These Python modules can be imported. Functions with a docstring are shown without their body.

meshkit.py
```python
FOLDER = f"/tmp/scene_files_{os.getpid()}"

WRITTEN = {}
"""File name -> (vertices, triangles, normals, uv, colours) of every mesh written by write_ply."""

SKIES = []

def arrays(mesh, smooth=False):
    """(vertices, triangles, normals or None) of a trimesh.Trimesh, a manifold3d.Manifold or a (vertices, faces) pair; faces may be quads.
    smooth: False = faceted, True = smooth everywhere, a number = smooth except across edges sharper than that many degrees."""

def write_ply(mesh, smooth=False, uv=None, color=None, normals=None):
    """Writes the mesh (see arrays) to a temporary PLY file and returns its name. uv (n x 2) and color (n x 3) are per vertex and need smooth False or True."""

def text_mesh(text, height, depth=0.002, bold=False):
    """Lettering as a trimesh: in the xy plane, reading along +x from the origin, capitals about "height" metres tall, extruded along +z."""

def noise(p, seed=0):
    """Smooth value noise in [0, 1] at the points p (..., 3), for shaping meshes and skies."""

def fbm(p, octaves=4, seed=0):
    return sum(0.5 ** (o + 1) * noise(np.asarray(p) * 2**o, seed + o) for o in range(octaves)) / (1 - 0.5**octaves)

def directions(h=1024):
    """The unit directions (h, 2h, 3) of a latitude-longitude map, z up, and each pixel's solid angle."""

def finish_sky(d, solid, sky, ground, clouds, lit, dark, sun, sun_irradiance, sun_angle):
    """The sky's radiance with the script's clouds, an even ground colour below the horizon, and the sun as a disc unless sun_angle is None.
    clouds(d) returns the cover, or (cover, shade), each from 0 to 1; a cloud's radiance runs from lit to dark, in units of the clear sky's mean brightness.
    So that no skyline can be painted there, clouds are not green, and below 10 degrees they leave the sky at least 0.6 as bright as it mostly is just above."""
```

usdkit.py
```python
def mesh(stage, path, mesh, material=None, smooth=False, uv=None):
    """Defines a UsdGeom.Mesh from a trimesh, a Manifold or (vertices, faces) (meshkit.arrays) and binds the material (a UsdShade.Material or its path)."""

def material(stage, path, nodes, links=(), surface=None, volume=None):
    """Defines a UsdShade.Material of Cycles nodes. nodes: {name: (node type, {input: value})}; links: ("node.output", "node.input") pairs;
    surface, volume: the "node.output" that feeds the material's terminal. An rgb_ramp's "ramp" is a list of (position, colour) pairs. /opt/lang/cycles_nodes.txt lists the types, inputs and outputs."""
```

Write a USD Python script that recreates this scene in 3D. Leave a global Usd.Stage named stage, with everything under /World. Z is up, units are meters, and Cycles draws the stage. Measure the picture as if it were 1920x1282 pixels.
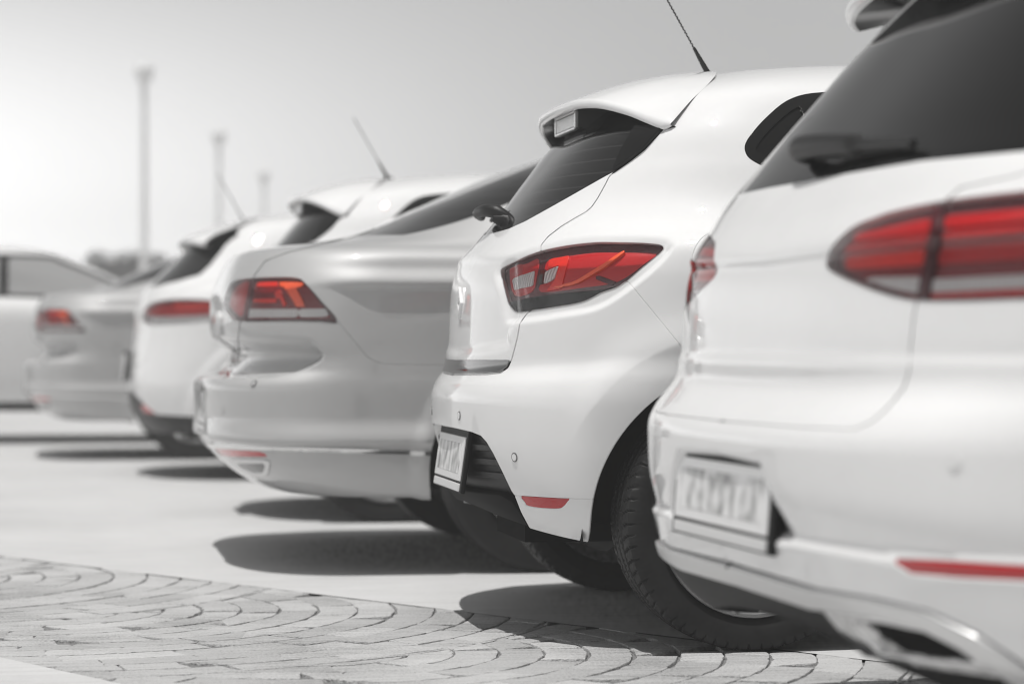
import math, random
import numpy as np
import trimesh, shapely
import shapely.geometry as sg
from scipy.interpolate import PchipInterpolator
from scipy.ndimage import gaussian_filter1d
from pxr import Usd, UsdGeom, UsdLux, UsdShade, Gf, Sdf, Vt
import usdkit, meshkit

random.seed(4)
rng = np.random.default_rng(7)
stage = Usd.Stage.CreateInMemory()
UsdGeom.SetStageUpAxis(stage, UsdGeom.Tokens.z)
UsdGeom.SetStageMetersPerUnit(stage, 1.0)
UsdGeom.Xform.Define(stage, '/World')
UsdGeom.Scope.Define(stage, '/World/Looks')

# ------------------------------------------------------------------ camera, sky, sun, exposure
ALPHA = math.radians(10.16)          # the lens looks this far to the right of +Y (the cars face +X)
CA, SA = math.cos(ALPHA), math.sin(ALPHA)
CAM_H, FPX = 0.726, 4800.0
cam = UsdGeom.Camera.Define(stage, '/World/camera')
cam.CreateHorizontalApertureAttr(36.0)
cam.CreateVerticalApertureAttr(36.0 * 683 / 1024)
cam.CreateFocalLengthAttr(36.0 * FPX / 1920)
cam.CreateClippingRangeAttr(Gf.Vec2f(0.1, 3000))
cam.CreateFStopAttr(2.4)
cam.CreateFocusDistanceAttr(6.15)
cam.CreateExposureAttr(0.10)
cam.AddTransformOp().Set(Gf.Matrix4d(CA, -SA, 0, 0, 0, 0, 1, 0, -SA, -CA, 0, 0, 0, 0, CAM_H, 1))

SUN = np.array([-0.17, -0.15, 0.97]); SUN /= np.linalg.norm(SUN)
sun = UsdLux.DistantLight.Define(stage, '/World/sun')
sun.CreateIntensityAttr(0.90)
sun.CreateAngleAttr(0.5)
sun.CreateNormalizeAttr(True)
sun.CreateColorAttr(Gf.Vec3f(1.0, 0.985, 0.965))
_z = SUN; _x = np.cross([0, 0, 1.0], _z); _x /= np.linalg.norm(_x); _y = np.cross(_z, _x)
sun.AddTransformOp().Set(Gf.Matrix4d(*_x, 0, *_y, 0, *_z, 0, 0, 0, 0, 1))
sky = UsdLux.DomeLight.Define(stage, '/World/sky')
sky.GetPrim().SetCustomDataByKey('kind', 'structure')
# sky: physical sky, its colour washed out to grey as in the photograph, brightening towards the hazy west (behind the cars)
SKY_STRENGTH = 0.085
skym = usdkit.material(stage, '/World/Looks/sky_dome', {
    'tc': ('texture_coordinate', {}),
    'sky': ('sky_texture', {'sky_type': 'single_scattering', 'sun_disc': False,
                            'sun_elevation': float(math.asin(SUN[2])), 'sun_rotation': float(math.atan2(SUN[0], SUN[1])),
                            'aerosol_density': 2.0}),
    'hsv': ('hsv', {'saturation': 0.02, 'value': 0.8}),
    'dir': ('vector_math', {'math_type': 'dot_product', 'vector2': (-0.985, 0.17, 0.0)}),
    'mr': ('map_range', {'range_type': 'smoothstep', 'from_min': -0.12, 'from_max': 0.36, 'to_min': 0.0, 'to_max': 1.0, 'clamp': True}),
    'gl': ('map_range', {'range_type': 'smoothstep', 'from_min': 0.02, 'from_max': 0.20, 'to_min': 1.0, 'to_max': 0.0, 'clamp': True}),
    'pm': ('math', {'math_type': 'multiply'}),
    'mul': ('map_range', {'from_min': 0.0, 'from_max': 1.0, 'to_min': 0.96, 'to_max': 4.6}),
    'sx': ('separate_xyz', {}),
    'el': ('map_range', {'range_type': 'smoothstep', 'from_min': 0.0, 'from_max': 0.45, 'to_min': 0.85, 'to_max': 0.0, 'clamp': True}),
    'lay': ('mix_color', {'blend_type': 'mix', 'use_clamp': False}),
    'mix': ('vector_math', {'math_type': 'scale', 'vector1': (6.2, 6.2, 6.2)}),
    'bg': ('background_shader', {'strength': SKY_STRENGTH}),
}, [('sky.color', 'hsv.color'), ('tc.generated', 'dir.vector1'), ('dir.value', 'mr.value'), ('mr.result', 'pm.value1'), ('sx.z', 'gl.value'), ('gl.result', 'pm.value2'), ('pm.value', 'mul.value'),
    ('hsv.color', 'lay.a'), ('mul.result', 'mix.scale'), ('mix.vector', 'lay.b'), ('tc.generated', 'sx.vector'), ('sx.z', 'el.value'), ('el.result', 'lay.fac'), ('lay.result', 'bg.color')], surface='bg.background')
UsdShade.MaterialBindingAPI.Apply(sky.GetPrim()).Bind(skym)

# ------------------------------------------------------------------ helpers
USED = {}
def numbered(path):
    n = USED.get(path, -1) + 1
    USED[path] = n
    return path if n == 0 else f'{path}_{n:03d}'

def _p(o):
    return o.GetPrim() if hasattr(o, 'GetPrim') else o

def tag(o, label=None, category=None, group=None, kind=None):
    for k, v in (('label', label), ('category', category), ('group', group), ('kind', kind)):
        if v:
            _p(o).SetCustomDataByKey(k, v)
    return o

def thing(name, label, category, loc=(0, 0, 0), rot=0.0, group=None, kind=None):
    x = UsdGeom.Xform.Define(stage, numbered('/World/' + name))
    x.AddTranslateOp().Set(Gf.Vec3d(*map(float, loc)))
    x.AddRotateZOp().Set(float(rot))
    tag(x, label, category, group, kind)
    return x

def dup(src, label, loc, rot=0.0, group=None):
    base = str(_p(src).GetPath())
    root = base.rsplit('_', 1)[0] if base[-3:].isdigit() else base
    x = UsdGeom.Xform.Define(stage, numbered(root))
    x.GetPrim().GetReferences().AddInternalReference(Sdf.Path(base))
    x.GetPrim().SetInstanceable(True)
    x.GetPrim().GetAttribute('xformOp:translate').Set(Gf.Vec3d(*map(float, loc)))
    x.GetPrim().GetAttribute('xformOp:rotateZ').Set(float(rot))
    tag(x, label, _p(src).GetCustomDataByKey('category'), group or _p(src).GetCustomDataByKey('group'))
    return x

def raw_mesh(path, V, F, N, mat):
    m = UsdGeom.Mesh.Define(stage, path)
    m.CreatePointsAttr(Vt.Vec3fArray.FromNumpy(np.ascontiguousarray(V, np.float32)))
    m.CreateFaceVertexCountsAttr(Vt.IntArray.FromNumpy(np.full(len(F), 3, np.int32)))
    m.CreateFaceVertexIndicesAttr(Vt.IntArray.FromNumpy(np.ascontiguousarray(F, np.int32).ravel()))
    m.CreateSubdivisionSchemeAttr('none')
    if N is not None:
        m.CreateNormalsAttr(Vt.Vec3fArray.FromNumpy(np.ascontiguousarray(N, np.float32)))
        m.SetNormalsInterpolation('vertex')
    UsdShade.MaterialBindingAPI.Apply(m.GetPrim()).Bind(mat)
    return m

def obj(name, mesh, mat, parent=None, smooth=35, label=None):
    path = numbered((str(_p(parent).GetPath()) if parent is not None else '/World') + '/' + name)
    if isinstance(mesh, Patch):
        o = raw_mesh(path, mesh.V, mesh.F, mesh.N, mat)
    else:
        o = usdkit.mesh(stage, path, mesh, mat, smooth=smooth)
    if label:
        tag(o, label)
    return o

# ------------------------------------------------------------------ materials
def mat(name, nodes, links, surface='p.BSDF', volume=None):
    return usdkit.material(stage, '/World/Looks/' + name, nodes, links, surface=surface, volume=volume)

def simple(name, col, rough=0.5, **kw):
    d = {'base_color': (col,) * 3 if np.ndim(col) == 0 else col, 'roughness': rough}
    d.update(kw)
    return mat(name, {'p': ('principled_bsdf', d)}, [])

def paint(name, col, metallic=0.0, rough=0.35, flake=0.0):
    """car paint under clear coat, with faint dust and a slightly wavy clear coat"""
    n = {'g': ('texture_coordinate', {}),
         'n': ('noise_texture', {'scale': 2.6, 'detail': 6.0, 'roughness': 0.62}),
         'r': ('rgb_ramp', {'ramp': [(0.3, (col * 0.955,) * 3), (0.7, (col,) * 3)]}),
         'nr': ('noise_texture', {'scale': 5.0, 'detail': 4.0}),
         'rr': ('map_range', {'from_min': 0.3, 'from_max': 0.75, 'to_min': 0.015, 'to_max': 0.045}),
         'nw': ('noise_texture', {'scale': 900.0 if flake else 260.0, 'detail': 1.0}),
         'b': ('bump', {'strength': 0.05 if flake else 0.02, 'distance': 0.002}),
         'p': ('principled_bsdf', {'metallic': metallic, 'roughness': rough, 'coat_weight': 1.0, 'coat_ior': 1.5, 'specular_ior_level': 0.5 if flake else 0.0})}
    l = [('g.object', 'n.vector'), ('g.object', 'nr.vector'), ('g.object', 'nw.vector'), ('n.fac', 'r.fac'), ('r.color', 'p.base_color'), ('nr.fac', 'rr.value'),
         ('rr.result', 'p.coat_roughness'), ('nw.fac', 'b.height'), ('b.normal', 'p.normal')]
    return mat(name, n, l)

M_WHITE = paint('white_paint', 0.72)
M_WHITE2 = paint('white_paint_soft', 0.76)
M_SILVER = paint('silver_paint', 0.42, metallic=0.22, rough=0.55, flake=1)
M_GLASS = simple('dark_glass', 0.007, 0.02, ior=1.29)
M_REARGLASS = mat('rear_glass', {'g': ('texture_coordinate', {}), 'w': ('wave_texture', {'wave_type': 'bands', 'bands_direction': 'z', 'scale': 9.5}), 'r': ('rgb_ramp', {'ramp': [(0.0, (0.009,) * 3), (0.94, (0.009,) * 3), (0.985, (0.022,) * 3), (1.0, (0.022,) * 3)]}),
                                  'n': ('noise_texture', {'scale': 3.0, 'detail': 4.0}), 'm': ('map_range', {'from_min': 0.35, 'from_max': 0.7, 'to_min': 0.015, 'to_max': 0.07}),
                                  'p': ('principled_bsdf', {'ior': 1.40})},
                   [('g.object', 'w.vector'), ('w.fac', 'r.fac'), ('r.color', 'p.base_color'), ('g.object', 'n.vector'), ('n.fac', 'm.value'), ('m.result', 'p.roughness')])
M_HAZEDSIDE = simple('hazed_glass', 0.28, 0.08)  # opaque pale grey: distance haze put into the colour of the side panes
M_BLACKGLOSS = simple('black_gloss', 0.007, 0.14, ior=1.33)
M_PLASTIC = mat('black_plastic', {'g': ('texture_coordinate', {}), 'n': ('noise_texture', {'scale': 700.0, 'detail': 2.0}), 'b': ('bump', {'strength': 0.25, 'distance': 0.001}),
                                  'p': ('principled_bsdf', {'base_color': (0.011,) * 3, 'roughness': 0.45, 'specular_ior_level': 0.3})},
                [('g.object', 'n.vector'), ('n.fac', 'b.height'), ('b.normal', 'p.normal')])
M_VALANCE = simple('valance_black', 0.007, 0.55, specular_ior_level=0.12)
M_LIPBLACK = simple('lip_black', 0.007, 0.6, specular_ior_level=0.04)
M_MATTE = simple('inner_black', 0.006, 0.95, specular_ior_level=0.08)
M_RUBBER = mat('tyre_rubber', {'g': ('texture_coordinate', {}), 'n': ('noise_texture', {'scale': 14.0, 'detail': 5.0}),
                               'r': ('rgb_ramp', {'ramp': [(0.35, (0.007,) * 3), (0.75, (0.015,) * 3)]}), 'p': ('principled_bsdf', {'roughness': 0.6, 'specular_ior_level': 0.3})},
               [('g.object', 'n.vector'), ('n.fac', 'r.fac'), ('r.color', 'p.base_color')])
M_ALLOY = simple('alloy', 0.62, 0.28, metallic=0.9)
M_CHROME = simple('chrome', 0.72, 0.08, metallic=1.0)
M_DARKCHROME = simple('dark_chrome', 0.20, 0.10, metallic=1.0)
M_SATIN = simple('satin_silver', 0.60, 0.30, metallic=0.9)
M_RED = simple('lamp_red', (0.50, 0.006, 0.009), 0.35, coat_weight=0.6, coat_roughness=0.05)
M_REDB = simple('lamp_red_bright', (0.80, 0.03, 0.018), 0.30, coat_weight=0.6, coat_roughness=0.05)
M_REDD = simple('lamp_red_dark', (0.075, 0.010, 0.016), 0.25, coat_weight=0.6, coat_roughness=0.05)
M_REDM = simple('lamp_red_deep', (0.19, 0.007, 0.012), 0.3, coat_weight=0.6, coat_roughness=0.05)
M_GUIDE = simple('lamp_light_guide', (0.95, 0.12, 0.035), 0.2, coat_weight=1.0, coat_roughness=0.03)
M_REFLECTOR = mat('reflector_red', {'g': ('texture_coordinate', {}), 'v': ('voronoi_texture', {'scale': 190.0}), 'b': ('bump', {'strength': 0.4, 'distance': 0.002}),
                                    'p': ('principled_bsdf', {'base_color': (0.36, 0.008, 0.012), 'roughness': 0.2, 'coat_weight': 0.8, 'coat_roughness': 0.05})},
                  [('g.object', 'v.vector'), ('v.distance', 'b.height'), ('b.normal', 'p.normal')])
M_CLEARLAMP = mat('lamp_clear', {'g': ('texture_coordinate', {}), 'w': ('wave_texture', {'wave_type': 'bands', 'bands_direction': 'y', 'scale': 32.0}), 'b': ('bump', {'strength': 0.8, 'distance': 0.004}),
                                 'p': ('principled_bsdf', {'base_color': (0.72, 0.72, 0.72), 'metallic': 0.2, 'roughness': 0.3})},
                  [('g.object', 'w.vector'), ('w.fac', 'b.height'), ('b.normal', 'p.normal')])
M_LENS = mat('lamp_lens', {'t': ('transparent_bsdf', {'color': (0.97, 0.97, 0.97)}), 'g': ('glossy_bsdf', {'color': (1, 1, 1), 'roughness': 0.02}),
                           'f': ('fresnel', {'IOR': 1.3}), 'm': ('mix_closure', {})},
             [('f.fac', 'm.fac'), ('t.BSDF', 'm.closure1'), ('g.BSDF', 'm.closure2')], surface='m.closure')
M_PLATE = mat('plate_white', {'g': ('texture_coordinate', {}), 'm': ('mapping', {'scale': (0.0, 17.0, 15.0)}), 'n': ('noise_texture', {'scale': 1.0, 'detail': 1.5, 'roughness': 0.5}),
                              'r': ('rgb_ramp', {'ramp': [(0.0, (0.10,) * 3), (0.36, (0.16,) * 3), (0.56, (0.66,) * 3), (1.0, (0.74,) * 3)]}), 'p': ('principled_bsdf', {'roughness': 0.45, 'coat_weight': 0.4})},
              [('g.object', 'm.vector'), ('m.vector', 'n.vector'), ('n.fac', 'r.fac'), ('r.color', 'p.base_color')])
M_PLATEPLAIN = simple('plate_border', 0.68, 0.45, coat_weight=0.4)
M_INK = simple('plate_ink', 0.05, 0.5)
M_PLATEFRAME = simple('plate_frame', 0.55, 0.4)
# ------------------------------------------------------------------ car shells: a grid lofted through plan outlines, then cut into panels
class Patch:
    def __init__(s, V, N, F):
        s.V, s.N, s.F = V, N, F
    def copy(s):
        return Patch(s.V.copy(), s.N.copy(), s.F.copy())
    def offset(s, d):
        return Patch(s.V + s.N * d, s.N, s.F)
    def clean(s):
        if len(s.F) == 0:
            return Patch(np.zeros((0, 3)), np.zeros((0, 3)), np.zeros((0, 3), int))
        used, inv = np.unique(s.F.ravel(), return_inverse=True)
        return Patch(s.V[used], s.N[used], inv.reshape(-1, 3))

def smooth01(t):
    t = np.clip(t, 0, 1)
    return t * t * (3 - 2 * t)

def vnormals(V, F):
    n = np.zeros_like(V)
    c = np.cross(V[F[:, 1]] - V[F[:, 0]], V[F[:, 2]] - V[F[:, 0]])
    for k in range(3):
        np.add.at(n, F[:, k], c)
    return n / np.maximum(np.linalg.norm(n, axis=1, keepdims=True), 1e-12)

def sdpoly(P, poly):
    """signed distance of 2D points to a closed polygon, negative inside"""
    poly = np.asarray(poly, float)
    best = np.full(len(P), 1e18)
    inside = np.zeros(len(P), bool)
    for a, b in zip(poly, np.roll(poly, -1, 0)):
        e = b - a
        w = P - a
        t = np.clip((w @ e) / max(e @ e, 1e-12), 0, 1)
        d = w - t[:, None] * e
        best = np.minimum(best, (d * d).sum(1))
        if a[1] != b[1]:
            c = (a[1] > P[:, 1]) != (b[1] > P[:, 1])
            x = a[0] + (P[:, 1] - a[1]) / (b[1] - a[1]) * e[0]
            inside ^= c & (P[:, 0] < x)
    d = np.sqrt(best)
    return np.where(inside, -d, d)

def sdline(P, line):
    line = np.asarray(line, float)
    best = np.full(len(P), 1e18)
    for a, b in zip(line[:-1], line[1:]):
        e = b - a
        w = P - a
        t = np.clip((w @ e) / max(e @ e, 1e-12), 0, 1)
        d = w - t[:, None] * e
        best = np.minimum(best, (d * d).sum(1))
    return np.sqrt(best)

def spline(pts, n=8, closed=False):
    """Catmull-Rom through the points (rounds an outline)"""
    p = np.asarray(pts, float)
    k = len(p)
    out = []
    for i in range(k if closed else k - 1):
        p0, p1, p2, p3 = (p[(i + j) % k] if closed else p[min(max(i + j, 0), k - 1)] for j in (-1, 0, 1, 2))
        for t in np.linspace(0, 1, n, endpoint=False):
            out.append(0.5 * (2 * p1 + (p2 - p0) * t + (2 * p0 - 5 * p1 + 4 * p2 - p3) * t * t + (3 * p1 - p0 - 3 * p2 + p3) * t ** 3))
    if not closed:
        out.append(p[-1])
    return np.array(out)

def cut(P, f):
    """-> (patch where f < 0, patch where f > 0); the triangles are cut where f crosses zero"""
    f = np.where(np.abs(f) < 1e-9, 1e-9, f)
    s = f < 0
    F = P.F
    cnt = s[F].sum(1)
    mixed = (cnt == 1) | (cnt == 2)
    Fm = F[mixed]
    keep_in, keep_out = F[cnt == 3], F[cnt == 0]
    if len(Fm) == 0:
        return Patch(P.V, P.N, keep_in).clean(), Patch(P.V, P.N, keep_out).clean()
    one = s[Fm].sum(1) == 1
    lone = np.where(one[:, None], s[Fm], ~s[Fm])
    k = lone.argmax(1)
    r = np.arange(len(Fm))
    a, b, c = Fm[r, k], Fm[r, (k + 1) % 3], Fm[r, (k + 2) % 3]
    def key(i, j):
        return np.minimum(i, j).astype(np.int64) * (len(P.V) + 1) + np.maximum(i, j)
    keys = np.concatenate([key(a, b), key(a, c)])
    uq, first, inv = np.unique(keys, return_index=True, return_inverse=True)
    ii, jj = np.concatenate([a, a])[first], np.concatenate([b, c])[first]
    t = (f[ii] / (f[ii] - f[jj]))[:, None]
    nv = P.V[ii] * (1 - t) + P.V[jj] * t
    nn = P.N[ii] * (1 - t) + P.N[jj] * t
    nn /= np.maximum(np.linalg.norm(nn, axis=1, keepdims=True), 1e-12)
    V = np.vstack([P.V, nv]); N = np.vstack([P.N, nn])
    base = len(P.V)
    ab, ac = inv[:len(a)] + base, inv[len(a):] + base
    tri = np.stack([a, ab, ac], 1)
    quad = np.vstack([np.stack([ab, b, c], 1), np.stack([ab, c, ac], 1)])
    o2 = np.concatenate([one, one])
    Pin = np.vstack([keep_in, tri[one], quad[~o2]])
    Pout = np.vstack([keep_out, tri[~one], quad[o2]])
    return Patch(V, N, Pin).clean(), Patch(V, N, Pout).clean()

def lip(P, depth=0.008, keep=None, roll=0.0012):
    """adds a returned edge (rounded over 'roll') along the open border of a panel, so that it has thickness at its gaps.
    keep(V) -> mask of border vertices that get one"""
    F = P.F
    if len(F) == 0:
        return P
    e = np.vstack([F[:, [0, 1]], F[:, [1, 2]], F[:, [2, 0]]]).astype(np.int64)
    k = np.minimum(e[:, 0], e[:, 1]) * (len(P.V) + 1) + np.maximum(e[:, 0], e[:, 1])
    _, inv, cnt = np.unique(k, return_inverse=True, return_counts=True)
    be = e[cnt[inv] == 1]
    if keep is not None:
        m = keep(P.V)
        be = be[m[be[:, 0]] & m[be[:, 1]]]
    if len(be) == 0:
        return P
    # outward in-surface direction at border vertices
    d = P.V[be[:, 1]] - P.V[be[:, 0]]
    nrm = P.N[be[:, 0]] + P.N[be[:, 1]]
    out = np.cross(d, nrm)
    out /= np.maximum(np.linalg.norm(out, axis=1, keepdims=True), 1e-12)
    acc = np.zeros_like(P.V)
    np.add.at(acc, be[:, 0], out); np.add.at(acc, be[:, 1], out)
    ids = np.unique(be)
    o = acc[ids]; o /= np.maximum(np.linalg.norm(o, axis=1, keepdims=True), 1e-12)
    n = P.N[ids]
    mp = np.full(len(P.V), -1); mp[ids] = np.arange(len(ids))
    V, N, base, newF = [P.V], [P.N], len(P.V), []
    prev = ids
    rings = [(roll * 0.3, roll * 0.7, 0.72, 0.7), (roll, roll * 1.0, 0.1, 1.0), (None, roll * 1.0, 0.0, 1.0)]
    A, B = mp[be[:, 0]], mp[be[:, 1]]
    off_prev = None
    dep = (depth(P.V[ids]) if callable(depth) else np.full(len(ids), depth))[:, None]
    for dn, do, wn, wo in rings:
        dn = dep if dn is None else dn
        V.append(P.V[ids] - n * dn + o * do)
        nn = n * wn + o * wo
        N.append(nn / np.linalg.norm(nn, axis=1, keepdims=True))
        cur = base + np.arange(len(ids))
        pa, pb = prev[A], prev[B]
        ca, cb = cur[A], cur[B]
        newF += [np.stack([pa, cb, pb], 1), np.stack([pa, ca, cb], 1)]
        base += len(ids)
        prev = cur
    return Patch(np.vstack(V), np.vstack(N), np.vstack([P.F] + newF))

def mirror(P):
    return Patch(P.V * [1, -1, 1], P.N * [1, -1, 1], P.F[:, ::-1])

def join(*ps):
    ps = [p for p in ps if len(p.F)]
    o = np.cumsum([0] + [len(p.V) for p in ps])
    return Patch(np.vstack([p.V for p in ps]), np.vstack([p.N for p in ps]), np.vstack([p.F + a for p, a in zip(ps, o)]))

def both(P):
    return join(P, mirror(P))

class Car:
    """x forward from the rear, y to the left, z up; the shell is the right half (y <= 0), mirrored for the other side"""
    def __init__(s, loc, rot=0.0):
        s.loc, s.rot = np.array([loc[0], loc[1], 0.0]), math.radians(rot)
    def world(s, P):
        c, n = math.cos(s.rot), math.sin(s.rot)
        P = np.asarray(P, float)
        return np.stack([P[:, 0] * c - P[:, 1] * n, P[:, 0] * n + P[:, 1] * c, P[:, 2]], 1) + s.loc
    def px(s, P):
        """the direction in which a panel outline is drawn on the shell (outlines were measured along this direction)"""
        W = s.world(P)
        lat, dep = W[:, 0] * CA - W[:, 1] * SA, W[:, 0] * SA + W[:, 1] * CA
        dep = np.maximum(dep, 0.3)
        return np.stack([960 + FPX * lat / dep, 641 - FPX * (W[:, 2] - CAM_H) / dep], 1)
    def shell(s, rings, du=0.008, dv=0.008, x_mid=1.5, sig=1.3):
        """rings: rows of (zc, x0, w, c, n, zs, xf, cf, zf)"""
        R = np.array(rings, float)
        K = len(R)
        seg = np.maximum(np.hypot(np.diff(R[:, 0]), np.diff(R[:, 1])), np.hypot(np.diff(R[:, 2]), np.diff(R[:, 5])))
        t0 = np.concatenate([[0], np.cumsum(np.maximum(seg, 1e-3))])
        tv = np.linspace(0, t0[-1], int(t0[-1] / dv) + 1)
        Q = PchipInterpolator(t0, R)(tv)
        phi = np.linspace(0, math.pi / 2, 1500)
        nrear = int(1.35 / du)
        V = []
        for zc, x0, w, c, n, zs, xf, cf, zf in Q:
            y = w * np.sin(phi) ** (2 / n); x = x0 + c * (1 - np.cos(phi) ** (2 / n))
            L = np.concatenate([[0], np.cumsum(np.hypot(np.diff(x), np.diff(y)))])
            tt = np.linspace(0, 1, nrear)
            xr, yr = np.interp(tt * L[-1], L, x), np.interp(tt * L[-1], L, y)
            xm = max(x_mid, x0 + c + 0.1)
            x1 = np.linspace(x0 + c, xm, int((x_mid - 0.5) / du * 0.7))[1:]
            xe = xf - cf
            x2 = np.linspace(xm, max(xe, xm + 0.05), 24)[1:]
            ph = np.linspace(0, math.pi / 2, 26)[1:]
            x3 = max(xe, xm + 0.05) + (xf - max(xe, xm + 0.05)) * np.sin(ph) ** 0.8; y3 = w * np.cos(ph) ** 0.8
            X = np.concatenate([xr, x1, x2, x3]); Y = np.concatenate([yr, np.full(len(x1) + len(x2), w), y3])
            zr = zc + (zs - zc) * smooth01(tt ** 1.2)
            q = np.concatenate([[0], np.cumsum(np.hypot(np.diff(X[nrear - 1:]), np.diff(Y[nrear - 1:])))]); q /= q[-1]
            Z = np.concatenate([zr, (zs + (zf - zs) * smooth01(q))[1:]])
            V.append(np.stack([X, -Y, Z], 1))
        V = np.array(V)
        V = gaussian_filter1d(V, sig, axis=0, mode='nearest')
        pad = V[:, 1:13][:, ::-1] * [1, -1, 1]
        W = gaussian_filter1d(np.concatenate([pad, V], 1), 2.0, axis=1, mode='nearest')[:, 12:]
        W[:, -8:] = V[:, -8:]; V = W
        V[:, 0, 1] = 0; V[:, -1, 1] = 0
        s.grid = V
        s.shape = V.shape[:2]
        nv, nu = s.shape
        i = np.arange(nv * nu).reshape(nv, nu)
        a, b, c_, d = i[:-1, :-1].ravel(), i[:-1, 1:].ravel(), i[1:, 1:].ravel(), i[1:, :-1].ravel()
        s.F = np.vstack([np.stack([a, b, c_], 1), np.stack([a, c_, d], 1)])
        s.V = V.reshape(-1, 3)
        N = vnormals(s.V, s.F)
        s.flip = N[i[nv // 3, 0], 0] > 0
        if s.flip:
            s.F = s.F[:, ::-1]
        s.renormal()
    def renormal(s):
        s.N = vnormals(s.V, s.F)
        nv, nu = s.shape
        for j in (0, nu - 1):
            k = np.arange(nv) * nu + j
            s.N[k, 1] = 0
            s.N[k] /= np.maximum(np.linalg.norm(s.N[k], axis=1, keepdims=True), 1e-9)
    def push(s, d):
        """displaces the shell along its normals"""
        s.V = s.V + s.N * np.asarray(d)[:, None]
        s.renormal()
    def patch(s):
        return Patch(s.V, s.N, s.F)
    def right_px(s, poly, P=None):
        V = s.V if P is None else P.V
        return sdpoly(s.px(V), poly)
    def inner(s, d=0.03, k=4):
        nv, nu = s.shape
        iv = np.unique(np.concatenate([np.arange(0, nv, k), [nv - 1]])); iu = np.unique(np.concatenate([np.arange(0, nu, k), [nu - 1]]))
        idx = (iv[:, None] * nu + iu[None]).ravel()
        V = s.V[idx] - s.N[idx] * d
        i = np.arange(len(iv) * len(iu)).reshape(len(iv), len(iu))
        a, b, c_, e = i[:-1, :-1].ravel(), i[:-1, 1:].ravel(), i[1:, 1:].ravel(), i[1:, :-1].ravel()
        F = np.vstack([np.stack([a, b, c_], 1), np.stack([a, c_, e], 1)])
        if s.flip:
            F = F[:, ::-1]
        V[:, 1] = np.minimum(V[:, 1], 0)
        return Patch(V, s.N[idx], F)
    def bottom(s, dz=0.03):
        g = s.V.reshape(*s.shape, 3)[0]
        g = np.stack([2.0 + (g[:, 0] - 2.0) * 0.965, g[:, 1] * 0.93, g[:, 2] + 0.015], 1)
        c = np.stack([g[:, 0], np.zeros(len(g)), g[:, 2]], 1)
        V = np.vstack([g, c]) + [0, 0, dz]
        n = len(g)
        i = np.arange(n - 1)
        F = np.vstack([np.stack([i, i + n, i + 1], 1), np.stack([i + 1, i + n, i + n + 1], 1)])
        return Patch(V, np.tile([0, 0, -1.0], (2 * n, 1)), F)

def box(x0, x1, y0, y1, z0, z1, r=0.0):
    b = trimesh.creation.box(extents=[x1 - x0, y1 - y0, z1 - z0])
    b.apply_translation([(x0 + x1) / 2, (y0 + y1) / 2, (z0 + z1) / 2])
    return b

def rbox(x0, x1, y0, y1, z0, z1, r=0.006):
    """box with rounded edges: the hull of eight small spheres"""
    s = trimesh.creation.icosphere(subdivisions=1, radius=r)
    pts = [s.vertices + [x, y, z] for x in (x0 + r, x1 - r) for y in (y0 + r, y1 - r) for z in (z0 + r, z1 - r)]
    return trimesh.convex.convex_hull(np.vstack(pts))

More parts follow.
